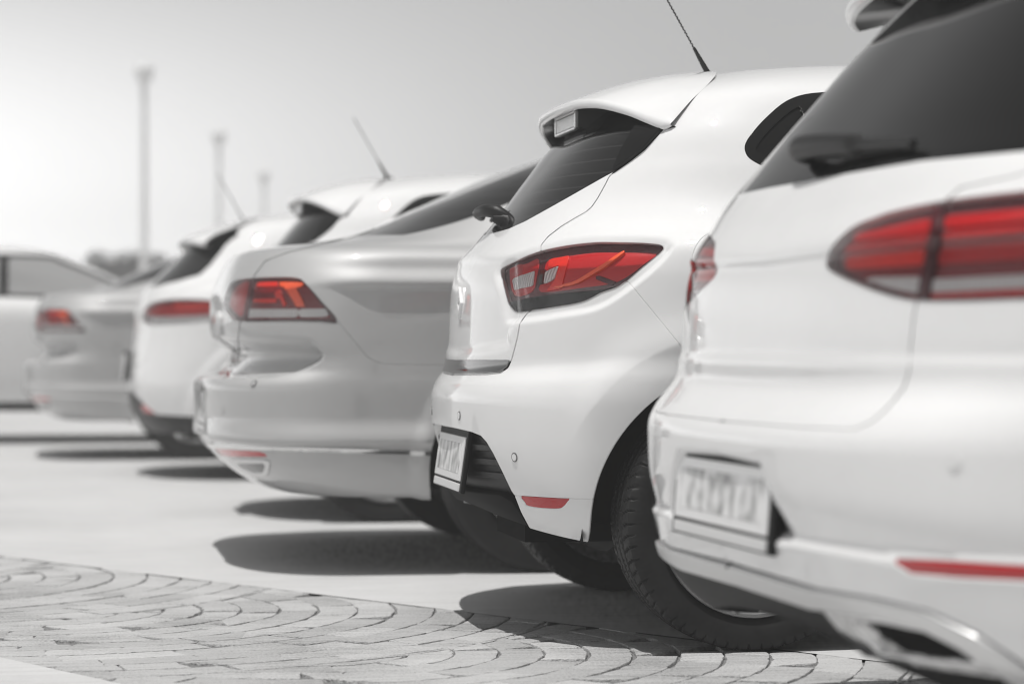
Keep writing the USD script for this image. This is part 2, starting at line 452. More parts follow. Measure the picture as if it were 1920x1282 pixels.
def tube(pts, rad, n=10):
    """a bent round bar through the points; rad may be a list"""
    p = np.asarray(pts, float)
    rad = np.broadcast_to(rad, len(p))
    t = np.gradient(p, axis=0); t /= np.linalg.norm(t, axis=1, keepdims=True)
    up = np.array([0, 0, 1.0]) if abs(t[0][2]) < 0.9 else np.array([1.0, 0, 0])
    V = []
    for i in range(len(p)):
        a = np.cross(up, t[i]); a /= np.linalg.norm(a); b = np.cross(t[i], a)
        ang = np.linspace(0, 2 * math.pi, n, endpoint=False)
        V.append(p[i] + rad[i] * (np.cos(ang)[:, None] * a + np.sin(ang)[:, None] * b))
    V = np.vstack(V + [p[:1], p[-1:]])
    F = []
    for i in range(len(p) - 1):
        for j in range(n):
            a, b, c, d = i * n + j, i * n + (j + 1) % n, (i + 1) * n + (j + 1) % n, (i + 1) * n + j
            F += [[a, b, c], [a, c, d]]
    e0, e1 = len(p) * n, len(p) * n + 1
    for j in range(n):
        F += [[e0, (j + 1) % n, j], [e1, (len(p) - 1) * n + j, (len(p) - 1) * n + (j + 1) % n]]
    return trimesh.Trimesh(V, F, process=False)

def revolve(profile, n=64, axis='y'):
    """profile rows (radius, offset along the axis), turned about y"""
    p = np.asarray(profile, float)
    a = np.linspace(0, 2 * math.pi, n, endpoint=False)
    V = np.stack([np.outer(np.cos(a), p[:, 0]), np.tile(p[:, 1], (n, 1)), np.outer(np.sin(a), p[:, 0])], -1)
    m = len(p)
    i = np.arange(n)[:, None] * m + np.arange(m - 1)[None]
    j = ((np.arange(n) + 1) % n)[:, None] * m + np.arange(m - 1)[None]
    F = np.vstack([np.stack([i, j, j + 1], -1).reshape(-1, 3), np.stack([i, j + 1, i + 1], -1).reshape(-1, 3)])
    return trimesh.Trimesh(V.reshape(-1, 3), F, process=False)

# ------------------------------------------------------------------ wheels (outer face towards -y, centre of the outer face at the origin)
def tyre_mesh(R, rr, wd, fine):
    """tread with shoulder blocks and circumferential grooves, sidewall with a rim flange bead"""
    na = 420 if fine else 72
    ys = np.linspace(0, 1, 44 if fine else 10)
    prof, kind = [], []
    side = [(rr, 0.016), (rr + 0.008, 0.008), (rr + 0.02, 0.003), (rr + 0.5 * (R - rr), -0.004), (R - 0.022, 0.0), (R - 0.012, 0.004), (R - 0.006, 0.009)]
    for r, y in side:
        prof.append((r, y)); kind.append(0)
    for t in ys:
        y = 0.014 + t * (wd - 0.028)
        crown = R - 0.004 * (2 * t - 1) ** 4
        prof.append((crown, y)); kind.append(1 + t)
    for r, y in side[::-1]:
        prof.append((r, wd - y)); kind.append(0)
    prof = np.array(prof); kind = np.array(kind)
    a = np.linspace(0, 2 * math.pi, na, endpoint=False)
    rad = np.tile(prof[:, 0], (na, 1)); yy = np.tile(prof[:, 1], (na, 1))
    if fine:
        t = np.clip(kind - 1, 0, 1); tread = kind >= 1
        sh = (tread & ((t < 0.24) | (t > 0.76))) | ((kind == 0) & (prof[:, 0] > R - 0.016))
        ph = (a[:, None] * 66 / (2 * math.pi) + 0.9 * np.abs(t - 0.5)[None] * 2.2) % 1
        blk = (ph < 0.17) & sh[None]
        cg = tread & ((np.abs(t - 0.26) < 0.022) | (np.abs(t - 0.5) < 0.022) | (np.abs(t - 0.74) < 0.022))
        sipe = ((a[:, None] * 132 / (2 * math.pi) - 1.2 * t[None]) % 1 < 0.12) & (tread & ~sh)[None]
        rad = rad - np.where(blk, 0.006, 0) - np.where(cg[None], 0.006, 0) - np.where(sipe, 0.003, 0)
        fs = ((a[:, None] * 264 / (2 * math.pi) + 2.0 * np.abs(t - 0.5)[None]) % 1 < 0.3) & sh[None] & tread[None]
        rad = rad - np.where(fs & ~blk, 0.0012, 0)
        # moulded ribs on the sidewall shoulder
        ringm = (kind == 0) & (prof[:, 0] > R - 0.03) & (prof[:, 1] < 0.01)
        yy = yy - np.where((ringm)[None] & ((a[:, None] * 180 / (2 * math.pi)) % 1 < 0.4), 0.001, 0)
    V = np.stack([np.cos(a)[:, None] * rad, yy, np.sin(a)[:, None] * rad], -1)
    m = len(prof)
    i = np.arange(na)[:, None] * m + np.arange(m - 1)[None]
    j = ((np.arange(na) + 1) % na)[:, None] * m + np.arange(m - 1)[None]
    F = np.vstack([np.stack([i, j, j + 1], -1).reshape(-1, 3), np.stack([i, j + 1, i + 1], -1).reshape(-1, 3)])
    return trimesh.Trimesh(V.reshape(-1, 3), F, process=False)

def rim_mesh(rr, wd, spokes=5):
    ring = revolve([(rr + 0.004, 0.004), (rr + 0.002, 0.0), (rr - 0.006, 0.001), (rr - 0.014, 0.012), (rr - 0.02, 0.045), (rr - 0.03, wd - 0.03), (rr, wd - 0.01)], 96)
    parts = [ring]
    for k in range(spokes):
        for off in (-0.13, 0.13):
            a = 2 * math.pi * k / spokes + 0.35
            b = a + off
            p0 = np.array([math.cos(a) * 0.045, 0.028, math.sin(a) * 0.045]); p1 = np.array([math.cos(b) * (rr - 0.012), 0.012, math.sin(b) * (rr - 0.012)])
            d = p1 - p0; t = np.cross(d / np.linalg.norm(d), [0, 1, 0])
            pts = []
            for p, wv, th in ((p0, 0.018, 0.04), (p1, 0.026, 0.03)):
                for sx in (-1, 1):
                    pts += [p + t * wv * sx * 0.7, p + t * wv * sx + [0, 0.006, 0], p + t * wv * sx + [0, th, 0]]
            parts.append(trimesh.convex.convex_hull(np.array(pts)))
    parts.append(revolve([(0.0, 0.02), (0.03, 0.02), (0.034, 0.024), (0.07, 0.03), (0.075, 0.06), (0.0, 0.065)], 40))
    return trimesh.util.concatenate(parts)

WHEELS = {}
def wheel(parent, x, y_out, R, rr, wd, side, fine=False, spokes=5):
    key = (R, rr, wd, fine, spokes)
    if key not in WHEELS:
        disc = revolve([(0.0, 0.09), (0.13, 0.09), (0.13, 0.11), (0.0, 0.11)], 48)
        WHEELS[key] = (tyre_mesh(R, rr, wd, fine), rim_mesh(rr, wd, spokes), disc)
    w = UsdGeom.Xform.Define(stage, numbered(str(_p(parent).GetPath()) + '/wheel'))
    for nm, m, ma in zip(('tyre', 'rim', 'brake_disc'), WHEELS[key], (M_RUBBER, M_ALLOY, M_DARKCHROME)):
        m = m.copy()
        if side > 0:
            m.vertices = m.vertices * [1, -1, 1]; m.invert()
        m.apply_translation([x, side * y_out, R])
        obj(nm, m, ma, w, smooth=28)
    return w

def wheel_well(x, zc, r, y0, y1):
    """dark liner of a wheel arch on the right side; y0 outer, y1 inner"""
    a = np.linspace(-0.15, math.pi + 0.15, 48)
    c, s = np.cos(a) * r + x, np.sin(a) * r + zc
    V = np.vstack([np.stack([c, np.full(48, y0), s], 1), np.stack([c, np.full(48, y1), s], 1), [[x, y1, zc]]])
    i = np.arange(47)
    F = np.vstack([np.stack([i, i + 1, i + 49], 1), np.stack([i, i + 49, i + 48], 1), np.stack([i + 48, i + 49, np.full(47, 96)], 1)])
    return trimesh.Trimesh(V, F, process=False)

# ------------------------------------------------------------------ number plates: white, with blurred grey marks that read as no number
def plate(parent, x, z, w=0.52, h=0.112, tilt=0.0, rot_pts=None, fr=0.021, seed=0, y0=0.0, strip=True):
    """plate facing -x; marks are soft grey patches (the photograph's numbers are blurred out)"""
    r = np.random.default_rng(seed)
    def place(m):
        T = trimesh.transformations.rotation_matrix(tilt, [0, 1, 0])
        m = m.copy(); m.apply_transform(T); m.apply_translation([x, y0, z]); return m
    fm = rbox(-0.006, 0.006, -w / 2 - fr, w / 2 + fr, -h / 2 - 0.03, h / 2 + fr, 0.004)
    p = obj('number_plate', place(fm), M_VALANCE, parent)
    obj('plate_face', place(rbox(-0.010, -0.003, -w / 2, w / 2, -h / 2, h / 2, 0.002)), M_PLATEPLAIN, p)
    obj('plate_print', place(rbox(-0.0108, -0.009, -w / 2 + 0.03, w / 2 - 0.03, -h / 2 + 0.018, h / 2 - 0.018, 0.0008)), M_PLATE, p)
    if strip:
        obj('plate_strip', place(rbox(-0.0095, -0.003, -w / 2, w / 2, -h / 2 - 0.026, -h / 2 - 0.006, 0.002)), M_PLATEFRAME, p)
    return p

def spoiler(parent, ya, xt_, zt_, xg_, zg_, ymax, hump_k, th_max, m_top, m_under, name='spoiler'):
    """roof spoiler lofted across the car: T = trailing edge, G = where it meets the roof"""
    ys = np.concatenate([np.linspace(-ymax, -ymax * 0.5, 26), np.linspace(-ymax * 0.48, 0, 14)])
    ys = np.concatenate([ys, -ys[-2::-1]])
    xt, zt, xg, zg = (PchipInterpolator(ya, q) for q in (xt_, zt_, xg_, zg_))
    sec, sect = [], 26
    for y in ys:
        a = abs(y)
        T0, G0 = np.array([float(xt(a)), float(zt(a))]), np.array([float(xg(a)), float(zg(a))])
        L_ = np.linalg.norm(G0 - T0)
        e = (G0 - T0) / max(L_, 1e-6); nn = np.array([-e[1], e[0]])
        t = np.linspace(1, 0, sect)
        hump = hump_k * L_ / 0.4
        th = min(th_max, 0.25 * L_ + 0.002)
        top = [G0 - e * L_ * (1 - tt) + nn * (hump * math.sin(math.pi * tt) ** 0.9 if 0 < tt < 1 else 0) for tt in t]
        ang = np.linspace(0, math.pi, 9)[1:]
        nose = [T0 - nn * th * (1 - math.cos(q)) - e * th * math.sin(q) for q in ang]
        und = [T0 - nn * 2 * th + e * L_ * q * 0.9 - nn * (0.012 * q) for q in np.linspace(0.1, 1, 10)]
        sec.append([(p[0], y, p[1]) for p in top + nose + und])
    S_ = np.array(sec); m = S_.shape[1]
    i = np.arange(len(ys) - 1)[:, None] * m + np.arange(m - 1)[None]
    Fs = np.vstack([np.stack([i, i + 1, i + m + 1], -1).reshape(-1, 3), np.stack([i, i + m + 1, i + m], -1).reshape(-1, 3)])
    V = S_.reshape(-1, 3)
    nf = vnormals(V, Fs)
    if nf[len(ys) // 2 * m + 8, 2] < 0:
        Fs = Fs[:, ::-1]; nf = -nf
    topm = (np.arange(len(V)) % m)[Fs].max(1) < sect + 8
    sp = obj(name, Patch(V, nf, Fs[topm]).clean(), m_top, parent)
    obj('spoiler_underside', Patch(V, vnormals(V, Fs[~topm]), Fs[~topm]).clean(), m_under, sp)
    return sp
# ------------------------------------------------------------------ the small hatchback (drawn in its place behind the estate; a copy stands further on)
def lamp_unit(parent, P, segs, base_mat, depth=0.014, name='tail_light', extra=None, lens_mat=None):
    """P: lamp face on the shell (right half). segs: list of (name, field function, material, lift). Builds bowl, segments, lens; both sides"""
    for side in (0, 1):
        f = (lambda q: q) if side == 0 else mirror
        inner = P.offset(-depth)
        rest = inner
        host = None
        todo = []
        for nm, fn, m, lift in segs:
            a, rest = cut(rest, fn(rest.offset(depth)))
            if len(a.F):
                todo.append((nm, lip(a.offset(lift), 0.006 + lift), m))
        host = obj(name, f(join(rest, Patch(P.V[:0], P.N[:0], P.F[:0])) if False else rest), base_mat, parent)
        for nm, a, m in todo:
            obj(nm, f(a), m, host)
        obj('lens', f(lip(P.offset(0.001), depth + 0.004, roll=0.002)), lens_mat or M_LENS, host)
    return host

def build_hatch(loc, rot, label, group):
    c = Car(loc, rot)
    XF, WX, WR = 4.05, 0.615, 0.308
    c.shell([
        # zc    x0     w     c     n    zs    xf    cf    zf
        (0.300, 0.070, 0.790, 0.50, 2.5, 0.225, 3.95, 0.7, 0.22),
        (0.335, 0.040, 0.822, 0.52, 2.5, 0.270, 4.00, 0.7, 0.27),
        (0.400, 0.014, 0.838, 0.54, 2.5, 0.370, 4.04, 0.7, 0.36),
        (0.500, 0.002, 0.850, 0.56, 2.5, 0.480, 4.05, 0.7, 0.46),
        (0.575, 0.000, 0.858, 0.58, 2.5, 0.580, 4.05, 0.7, 0.54),
        (0.612, 0.010, 0.862, 0.60, 2.5, 0.640, 4.04, 0.7, 0.60),
        (0.640, 0.030, 0.865, 0.62, 2.5, 0.680, 4.02, 0.7, 0.64),
        (0.655, 0.040, 0.866, 0.62, 2.5, 0.700, 4.01, 0.7, 0.66),
        (0.740, 0.042, 0.868, 0.62, 2.5, 0.780, 3.95, 0.8, 0.73),
        (0.850, 0.046, 0.868, 0.62, 2.5, 0.870, 3.80, 0.9, 0.80),
        (0.930, 0.066, 0.864, 0.62, 2.45, 0.940, 3.60, 0.9, 0.86),
        (0.985, 0.110, 0.842, 0.62, 2.4, 0.985, 3.30, 0.9, 0.93),
        (1.012, 0.133, 0.797, 0.60, 2.4, 1.015, 3.05, 0.8, 0.98),
        (1.055, 0.167, 0.765, 0.58, 2.4, 1.060, 2.98, 0.8, 1.02),
        (1.160, 0.250, 0.722, 0.52, 2.6, 1.160, 2.75, 0.7, 1.13),
        (1.270, 0.345, 0.667, 0.45, 3.0, 1.262, 2.50, 0.6, 1.25),
        (1.335, 0.430, 0.612, 0.42, 3.0, 1.338, 2.30, 0.6, 1.335),
        (1.385, 0.540, 0.510, 0.42, 2.8, 1.388, 2.15, 0.6, 1.385),
        (1.423, 0.680, 0.350, 0.40, 2.4, 1.430, 2.00, 0.5, 1.42),
        (1.445, 0.880, 0.190, 0.40, 2.4, 1.452, 1.80, 0.4, 1.435),
        (1.466, 1.200, 0.012, 0.20, 2.2, 1.468, 1.60, 0.2, 1.44),
    ], du=0.0065, dv=0.0065, x_mid=1.6)
    px = c.px(c.V)
    # relief: lamp surround, wheel arch flare, flat number on the tailgate
    surround = spline([(921, 512), (934, 492), (962, 474), (1010, 457), (1073, 444), (1160, 440), (1238, 443), (1258, 454), (1262, 470), (1240, 498),
                       (1180, 548), (1120, 583), (1050, 597), (985, 607), (945, 609), (934, 590), (926, 550)], 6, True)
    sd = sdpoly(px, surround)
    right = c.V[:, 1] < -0.2
    d = -0.013 * smooth01(-sd / 15.0) * right
    rr = np.hypot(c.V[:, 0] - WX, c.V[:, 2] - WR)
    side = smooth01((-c.V[:, 1] - 0.70) / 0.08)
    hi = smooth01((0.86 - c.V[:, 2]) / 0.16)
    d = d + side * hi * (0.013 * smooth01((0.56 - rr) / 0.105) - 0.016 * np.clip((0.452 - rr) / 0.075, 0, 1.2))
    rr2 = np.hypot(c.V[:, 0] - WX - 2.589, c.V[:, 2] - WR)
    d = d + side * 0.014 * smooth01((0.475 - rr2) / 0.035)
    flat = sdpoly(np.stack([c.V[:, 1], c.V[:, 2]], 1), spline([(0.3, 0.70), (-0.40, 0.70), (-0.47, 0.74), (-0.50, 0.80), (-0.44, 0.93), (-0.3, 0.945), (0.3, 0.945)], 5, True))
    d = d - 0.007 * smooth01(-flat / 0.03) * (c.V[:, 0] < 0.4)
    c.push(d)
    P = c.patch()
    car = thing('parked_hatchback', label, 'car', loc + (0,) if len(loc) == 2 else loc, rot, group)

    def arch(P, x):
        r = np.hypot(P.V[:, 0] - x, P.V[:, 2] - WR)
        return np.maximum(r - 0.372, P.V[:, 1] + 0.45)
    wells = []
    for x in (WX, WX + 2.589):
        _, P = cut(P, arch(P, x))
    lamp = spline([(938.6, 508), (944, 501), (963.8, 491.3), (985.6, 480.3), (1013, 470.5), (1040, 464), (1073, 458.4), (1117, 454), (1160, 454), (1204, 455),
                   (1236, 458), (1243.5, 462.8), (1242.7, 469.4), (1232, 479), (1204, 502), (1176, 526), (1156, 539.5), (1128, 549.5), (1106, 561), (1084, 569),
                   (1040, 576.6), (996.6, 583), (974, 585.5), (966, 584), (960.5, 578.8), (953, 567), (946, 540)], 4, True)
    R_ = lambda P: P.V[:, 1] > -0.15
    L, P = cut(P, np.where(R_(P), 50.0, sdpoly(c.px(P.V), lamp)))
    tg = [(300, -60), (1292, 138), (1298, 152.6), (1306, 167.6), (1308, 171), (1306, 175), (1297, 187), (1253, 232), (1209, 280), (1184, 300), (1150, 324), (1142, 331), (1134, 347),
          (1120, 372), (1109, 388), (1098.7, 397), (1077, 409.3), (1052, 424.3), (1027, 443.5), (1013.6, 460), (1014, 471.6), (1005.3, 502), (996.6, 535), (995.5, 583), (989, 586.4),
          (974.7, 605), (970.3, 631), (964.8, 653), (959.4, 673), (952, 689), (938, 699), (905, 703), (870, 703), (300, 700)]
    f = np.where(P.V[:, 0] > 1.2, 50.0, sdpoly(c.px(P.V), tg))
    T, _ = cut(P, f + 1.5)
    _, B = cut(P, f - 1.5)
    # tailgate: glass, trim strip, painted panel
    gl = [(300, 448), (883, 447.5), (893.4, 445), (926.8, 436.8), (953.5, 429.3), (985, 415), (1027, 391.8), (1068.7, 368.4), (1110, 345), (1135, 331), (1150, 323), (1183.6, 299.5), (1208.7, 279),
          (1233.7, 254), (1252, 232), (1252, 100), (300, 100)]
    G, T = cut(T, sdpoly(c.px(T.V), gl))
    S, T = cut(T, sdpoly(c.px(T.V), [(300, 675.6), (953.6, 675.6), (958, 677), (951, 688), (938, 697), (905, 699), (870, 700), (300, 698)]))
    notseam = lambda V: V[:, 1] < -0.004
    tail = obj('tailgate', both(lip(T, 0.012, notseam)), M_WHITE, car)
    obj('trim_strip', both(lip(S.offset(0.004), 0.012, notseam)), M_DARKCHROME, tail)
    obj('rear_window', both(lip(G.offset(-0.002), 0.006, notseam)), M_REARGLASS, tail)
    # glossy fin beside the glass
    fin, _ = cut(G, sdpoly(c.px(G.V), [(1208, 216), (1188, 247.7), (1168.6, 281), (1149, 323), (1184, 300), (1209, 279), (1234, 254), (1253, 231), (1240, 215)]) + 1)
    if len(fin.F):
        fin2 = lip(fin.offset(0.010), 0.014, roll=0.003)
        obj('window_fin', fin2, M_BLACKGLOSS, tail); obj('window_fin', mirror(fin2), M_BLACKGLOSS, tail)
    # body and bumper
    bp = [(930, 560), (1090, 540), (1176, 527.4), (1187, 539.4), (1240, 604), (1296, 672.8), (1345, 735), (1345, 1250), (200, 1250), (200, 600), (930, 600)]
    f = np.where(B.V[:, 0] > 1.0, 60.0, sdpoly(c.px(B.V), bp))
    bump, _ = cut(B, f + 1.5)
    _, body = cut(B, f - 1.5)
    # side windows
    qw = [(0.630, 1.180), (0.640, 1.212), (0.695, 1.268), (0.765, 1.316), (0.86, 1.335), (1.08, 1.345), (2.05, 1.36), (2.32, 1.33), (2.9, 1.03), (2.85, 1.00), (1.5, 1.035), (0.90, 1.075), (0.72, 1.125), (0.65, 1.155)]
    xz = lambda P: np.stack([P.V[:, 0], P.V[:, 2]], 1)
    qs = spline(qw, 5, True)
    W, body = cut(body, np.where(P.V[:1, 1] > 9, 0, np.where(body.V[:, 1] > -0.3, 1.0, sdpoly(xz(body), qs))))
    gsd = sdpoly(xz(W), qs)
    pane, frame = cut(W, np.where(np.abs(W.V[:, 0] - 0.80) < 0.016, 0.01, gsd + 0.024))
    wsh = [(2.35, 1.36), (2.95, 1.0), (3.2, 1.0), (2.6, 1.40)]
    wind, body = cut(body, np.where((body.V[:, 0] > 2.2) & (body.V[:, 1] > -0.62), sdpoly(xz(body), [(2.32, 1.34), (2.88, 1.02), (3.3, 1.02), (2.8, 1.36)]), 1.0))
    fl, body = cut(body, np.where(body.V[:, 1] > -0.6, 1.0, np.hypot(body.V[:, 0] - 0.545, body.V[:, 2] - 0.905) - 0.0845))
    fl, _ = cut(fl, np.hypot(fl.V[:, 0] - 0.545, fl.V[:, 2] - 0.905) - 0.0820)
    bod = obj('body', both(lip(body, 0.012, notseam)), M_WHITE, car)
    for q in (pane, mirror(pane)):
        obj('side_window', q.offset(-0.004), M_GLASS, car)
    for q in (lip(frame.offset(0.001), 0.01), mirror(lip(frame.offset(0.001), 0.01))):
        obj('window_frame', q, M_BLACKGLOSS, car)
    if len(wind.F):
        obj('windscreen', both(wind), M_GLASS, car)
    # bumper pieces
    ins = [(200, 793), (811, 793), (852, 800.6), (884, 808), (900.6, 814.7), (912, 827), (925, 849.4), (940, 879.4), (958.8, 918.8), (965, 928), (977.5, 960), (992.5, 988), (1005.6, 1003),
           (1014, 1012), (1014, 1300), (200, 1300)]
    I, bump = cut(bump, np.where(bump.V[:, 0] > 0.45, 50.0, sdpoly(c.px(bump.V), ins)))
    low = [(900, 926), (965, 928.5), (1040, 933), (1121, 936), (1200, 937), (1200, 1300), (900, 1300)]
    f = sdpoly(c.px(bump.V), low)
    C, _ = cut(bump, f + 1.7)
    _, bump = cut(bump, f - 1.7)
    ardep = lambda V: np.where((np.hypot(V[:, 0] - WX, V[:, 2] - WR) < 0.385) | ((V[:, 2] < 0.285) & (V[:, 0] > 0.10)), 0.006, 0.036)
    bm = obj('bumper', both(lip(bump, ardep, notseam, roll=0.003)), M_WHITE, car)
    refl = spline([(976.6, 929.5), (1020, 931.5), (1066, 934.4), (1064, 942), (1058, 949.7), (1047, 955), (1015, 954), (989, 949.7), (983, 943)], 4, True)
    RF, C = cut(C, sdpoly(c.px(C.V), refl))
    for q in (lip(C, ardep, notseam, roll=0.003), ):
        obj('bumper_corner', q, M_WHITE, car); obj('bumper_corner', mirror(q), M_WHITE, car)
    q = lip(RF.offset(-0.002), 0.01)
    obj('reflector', q, M_REFLECTOR, car); obj('reflector', mirror(q), M_REFLECTOR, car)
    val = [(200, 899), (818, 902), (840, 912), (865, 922.5), (900, 926.5), (936, 930), (950, 936), (958, 950), (1100, 1100), (200, 1300)]
    Vl, I = cut(I, sdpoly(c.px(I.V), [(200, 905), (816, 903), (840, 912.5), (865, 922.5), (900, 927), (936, 931), (958, 944), (985, 985), (1014, 1030), (1014, 1300), (200, 1300)]))
    grille = obj('bumper_insert', both(lip(I.offset(-0.028), 0.01, notseam)), M_PLASTIC, car)
    obj('rear_valance', both(lip(Vl.offset(-0.004), 0.02, notseam, roll=0.004)), M_LIPBLACK, car)
    # horizontal ribs of the insert: strips of its own face, standing proud
    for zc_ in (0.455, 0.420, 0.386):
        for y0, y1 in ((-0.56, -0.275),):
            rb, _ = cut(I, np.maximum(np.abs(I.V[:, 2] - zc_ - 0.02 * np.abs(I.V[:, 1])) - 0.0055, np.maximum(I.V[:, 1] - y1, y0 - I.V[:, 1])))
            if len(rb.F):
                q = lip(rb.offset(-0.016), 0.014, roll=0.002)
                obj('rib', q, M_PLASTIC, grille); obj('rib', mirror(q), M_PLASTIC, grille)
    # parking sensors: little discs in a ring
    for tx, ty in ((964, 858.4), (861, 781)):
        k = np.argmin(np.hypot(*(c.px(bump.V) - [tx, ty]).T) + 1e3 * (bump.V[:, 0] > 0.5))
        p, n = bump.V[k], bump.N[k]
        M = trimesh.geometry.align_vectors([0, 0, 1], n)
        ring = trimesh.creation.annulus(0.0090, 0.0115, 0.002, sections=28); disc = trimesh.creation.cylinder(0.0086, 0.003, sections=28)
        for sgn in (1, -1):
            for m, ma in ((ring, M_DARKCHROME), (disc, M_WHITE)):
                q = m.copy(); q.apply_transform(M); q.apply_translation(p + n * 0.0008)
                if sgn < 0:
                    q.vertices = q.vertices * [1, -1, 1]; q.invert()
                obj('parking_sensor', q, ma, bm)
    # tail lamps
    pxf = lambda poly, g=0.0: (lambda Q: sdpoly(c.px(Q.V), poly) + g)
    blackp = [(900, 575), (952.8, 566.7), (996.6, 557.4), (1051, 550.5), (1095, 546.5), (1127.8, 543.8), (1160, 536), (1160, 620), (900, 620)]
    red_in = spline([(948, 510), (955, 502), (985, 489), (1003, 483), (998, 515), (990, 545), (957, 553)], 3, True)
    red_out = spline([(1020, 482), (1060, 473), (1110, 466), (1160, 466), (1228, 469), (1206, 490), (1170, 518), (1140, 531), (1090, 538), (1006, 547), (1010, 520)], 3, True)
    dark_vert = [(1010, 478), (1019, 476), (1012, 515), (1006, 549), (993, 551), (1003, 512)]
    clear1 = [(953, 521), (995.5, 505.5), (992, 534), (957, 542)]
    clear2 = [(1016, 507), (1041, 495.5), (1033, 517), (1027, 524), (1013, 530)]
    darkclear = [(1005, 504), (1016, 502), (1013, 530), (1002, 531)]
    guide = spline([(1040, 539), (1075, 531), (1105, 514), (1135, 495), (1168, 469), (1164, 468), (1133, 490), (1101, 510), (1072, 527), (1038, 536)], 4, True)
    strip2 = [(1024, 482), (1062, 474), (1055, 500), (1045, 540), (1018, 545), (1034, 525), (1043, 493), (1022, 500)]
    bar = [(1106, 518), (1118, 515), (1150, 528), (1143, 534)]
    segs = [('lower_trim', pxf(blackp), M_BLACKGLOSS, 0.010), ('reversing_segment', pxf(clear1), M_CLEARLAMP, 0.004), ('reversing_segment', pxf(clear2), M_CLEARLAMP, 0.004),
            ('dark_segment', pxf(darkclear), M_DARKCHROME, 0.002), ('light_guide', pxf(guide), M_GUIDE, 0.008), ('dark_segment', pxf(bar), M_REDD, 0.003),
            ('bright_segment', pxf(strip2), M_REDB, 0.004), ('red_segment', pxf(red_in), M_RED, 0.002), ('red_segment', pxf(red_out), M_RED, 0.0)]
    lamp_unit(car, L, segs, M_REDD)
    obj('fuel_flap', lip(fl, 0.012), M_WHITE, car)
    # spoiler
    spoiler(car, np.array([0, 0.2, 0.35, 0.5, 0.56, 0.605]), [0.305, 0.312, 0.335, 0.385, 0.420, 0.470], [1.346, 1.345, 1.336, 1.306, 1.282, 1.254],
            [0.690, 0.680, 0.650, 0.585, 0.535, 0.474], [1.428, 1.424, 1.405, 1.356, 1.318, 1.258], 0.605, 0.018, 0.013, M_WHITE, M_BLACKGLOSS)
    # third brake lamp under the spoiler
    hs = trimesh.convex.convex_hull(np.array([(0.338, y, z) for y in (-0.135, 0.135) for z in (1.282, 1.325)] + [(0.46, y, z) for y in (-0.17, 0.17) for z in (1.262, 1.36)]))
    hb = obj('brake_lamp', hs, M_PLASTIC, car)
    fr_ = trimesh.util.concatenate([rbox(0.328, 0.343, -0.135, 0.135, 1.276, 1.284, 0.003), rbox(0.328, 0.343, -0.135, 0.135, 1.320, 1.327, 0.003),
                                    rbox(0.328, 0.343, -0.135, -0.125, 1.276, 1.327, 0.003), rbox(0.328, 0.343, 0.125, 0.135, 1.276, 1.327, 0.003)])
    obj('lamp_frame', fr_, M_SATIN, hb)
    obj('lens', rbox(0.332, 0.339, -0.126, 0.126, 1.285, 1.319, 0.002), M_CLEARLAMP, hb)
    # wiper: pivot cap, arm and blade, parked along the foot of the glass
    w = obj('wiper', tube(spline([(0.178, -0.03, 1.050), (0.146, -0.01, 1.066), (0.122, 0.03, 1.072), (0.118, 0.13, 1.070), (0.150, 0.26, 1.066)], 8), np.concatenate([np.linspace(0.010, 0.019, 9), np.linspace(0.019, 0.011, 24)]), 14), M_PLASTIC, car)
    obj('wiper_cap', tube([(0.195, -0.03, 1.035), (0.160, -0.02, 1.046), (0.135, -0.015, 1.050)], [0.022, 0.020, 0.010], 16), M_PLASTIC, w)
    obj('wiper_blade', tube([(0.205, -0.14, 1.075), (0.176, 0.05, 1.062), (0.172, 0.2, 1.058), (0.195, 0.36, 1.062)], 0.006, 8), M_RUBBER, w)
    # diamond emblem (open lozenge) on the tailgate
    o_ = np.array([(0, 0.042), (0.033, 0), (0, -0.042), (-0.033, 0)]); 
    em = trimesh.creation.extrude_polygon(sg.Polygon(o_, [o_ * 0.50]), 0.010, engine='earcut')
    em.apply_transform(trimesh.transformations.rotation_matrix(math.pi / 2, [0, 0, 1]) @ trimesh.transformations.rotation_matrix(math.pi / 2, [1, 0, 0]))
    em.apply_translation([0.050, 0, 0.828]); em.vertices[:, 0] = 0.045 + (em.vertices[:, 0] - em.vertices[:, 0].min()) * 0.8
    obj('emblem', em, M_WHITE2, tail)
    plate(car, 0.022, 0.430, tilt=0.14, seed=3, w=0.42, y0=-0.06)
    # aerial
    ah = obj('aerial', trimesh.convex.convex_hull(np.array([(x, y, z) for x, y, z in [(0.695, 0, 1.420), (0.735, 0.022, 1.415), (0.735, -0.022, 1.415), (0.790, 0.0, 1.418), (0.770, 0.016, 1.418), (0.770, -0.016, 1.418), (0.725, 0.008, 1.447), (0.725, -0.008, 1.447), (0.715, 0, 1.447)]])), M_PLASTIC, car)
    b0, b1 = np.array([0.722, 0, 1.437]), np.array([0.685, 0, 1.500])
    dr = np.array([-0.50, 0, 0.866])
    obj('aerial_foot', tube([b0, b0 + dr * 0.045, b0 + dr * 0.083], [0.0085, 0.0062, 0.0042], 12), M_PLASTIC, ah)
    tt = np.linspace(0, 1, 260)
    hl = [b0 + dr * (0.083 + 0.215 * t) + 0.0009 * np.array([math.cos(t * 130) * 0.866, math.sin(t * 130), math.cos(t * 130) * 0.5]) for t in tt]
    obj('aerial_rod', tube(hl, 0.0021, 7), M_PLASTIC, ah)
    # underside, inner skin, wheel wells, silencer
    core = c.inner(0.034)
    for x in (WX, WX + 2.589):
        _, core = cut(core, np.maximum(np.hypot(core.V[:, 0] - x, core.V[:, 2] - WR) - 0.40, core.V[:, 1] + 0.40))
    core = cut(core, 0.31 - core.V[:, 2])[0]
    obj('inner_skin', both(core), M_MATTE, car)
    ub = both(c.bottom(0.02))
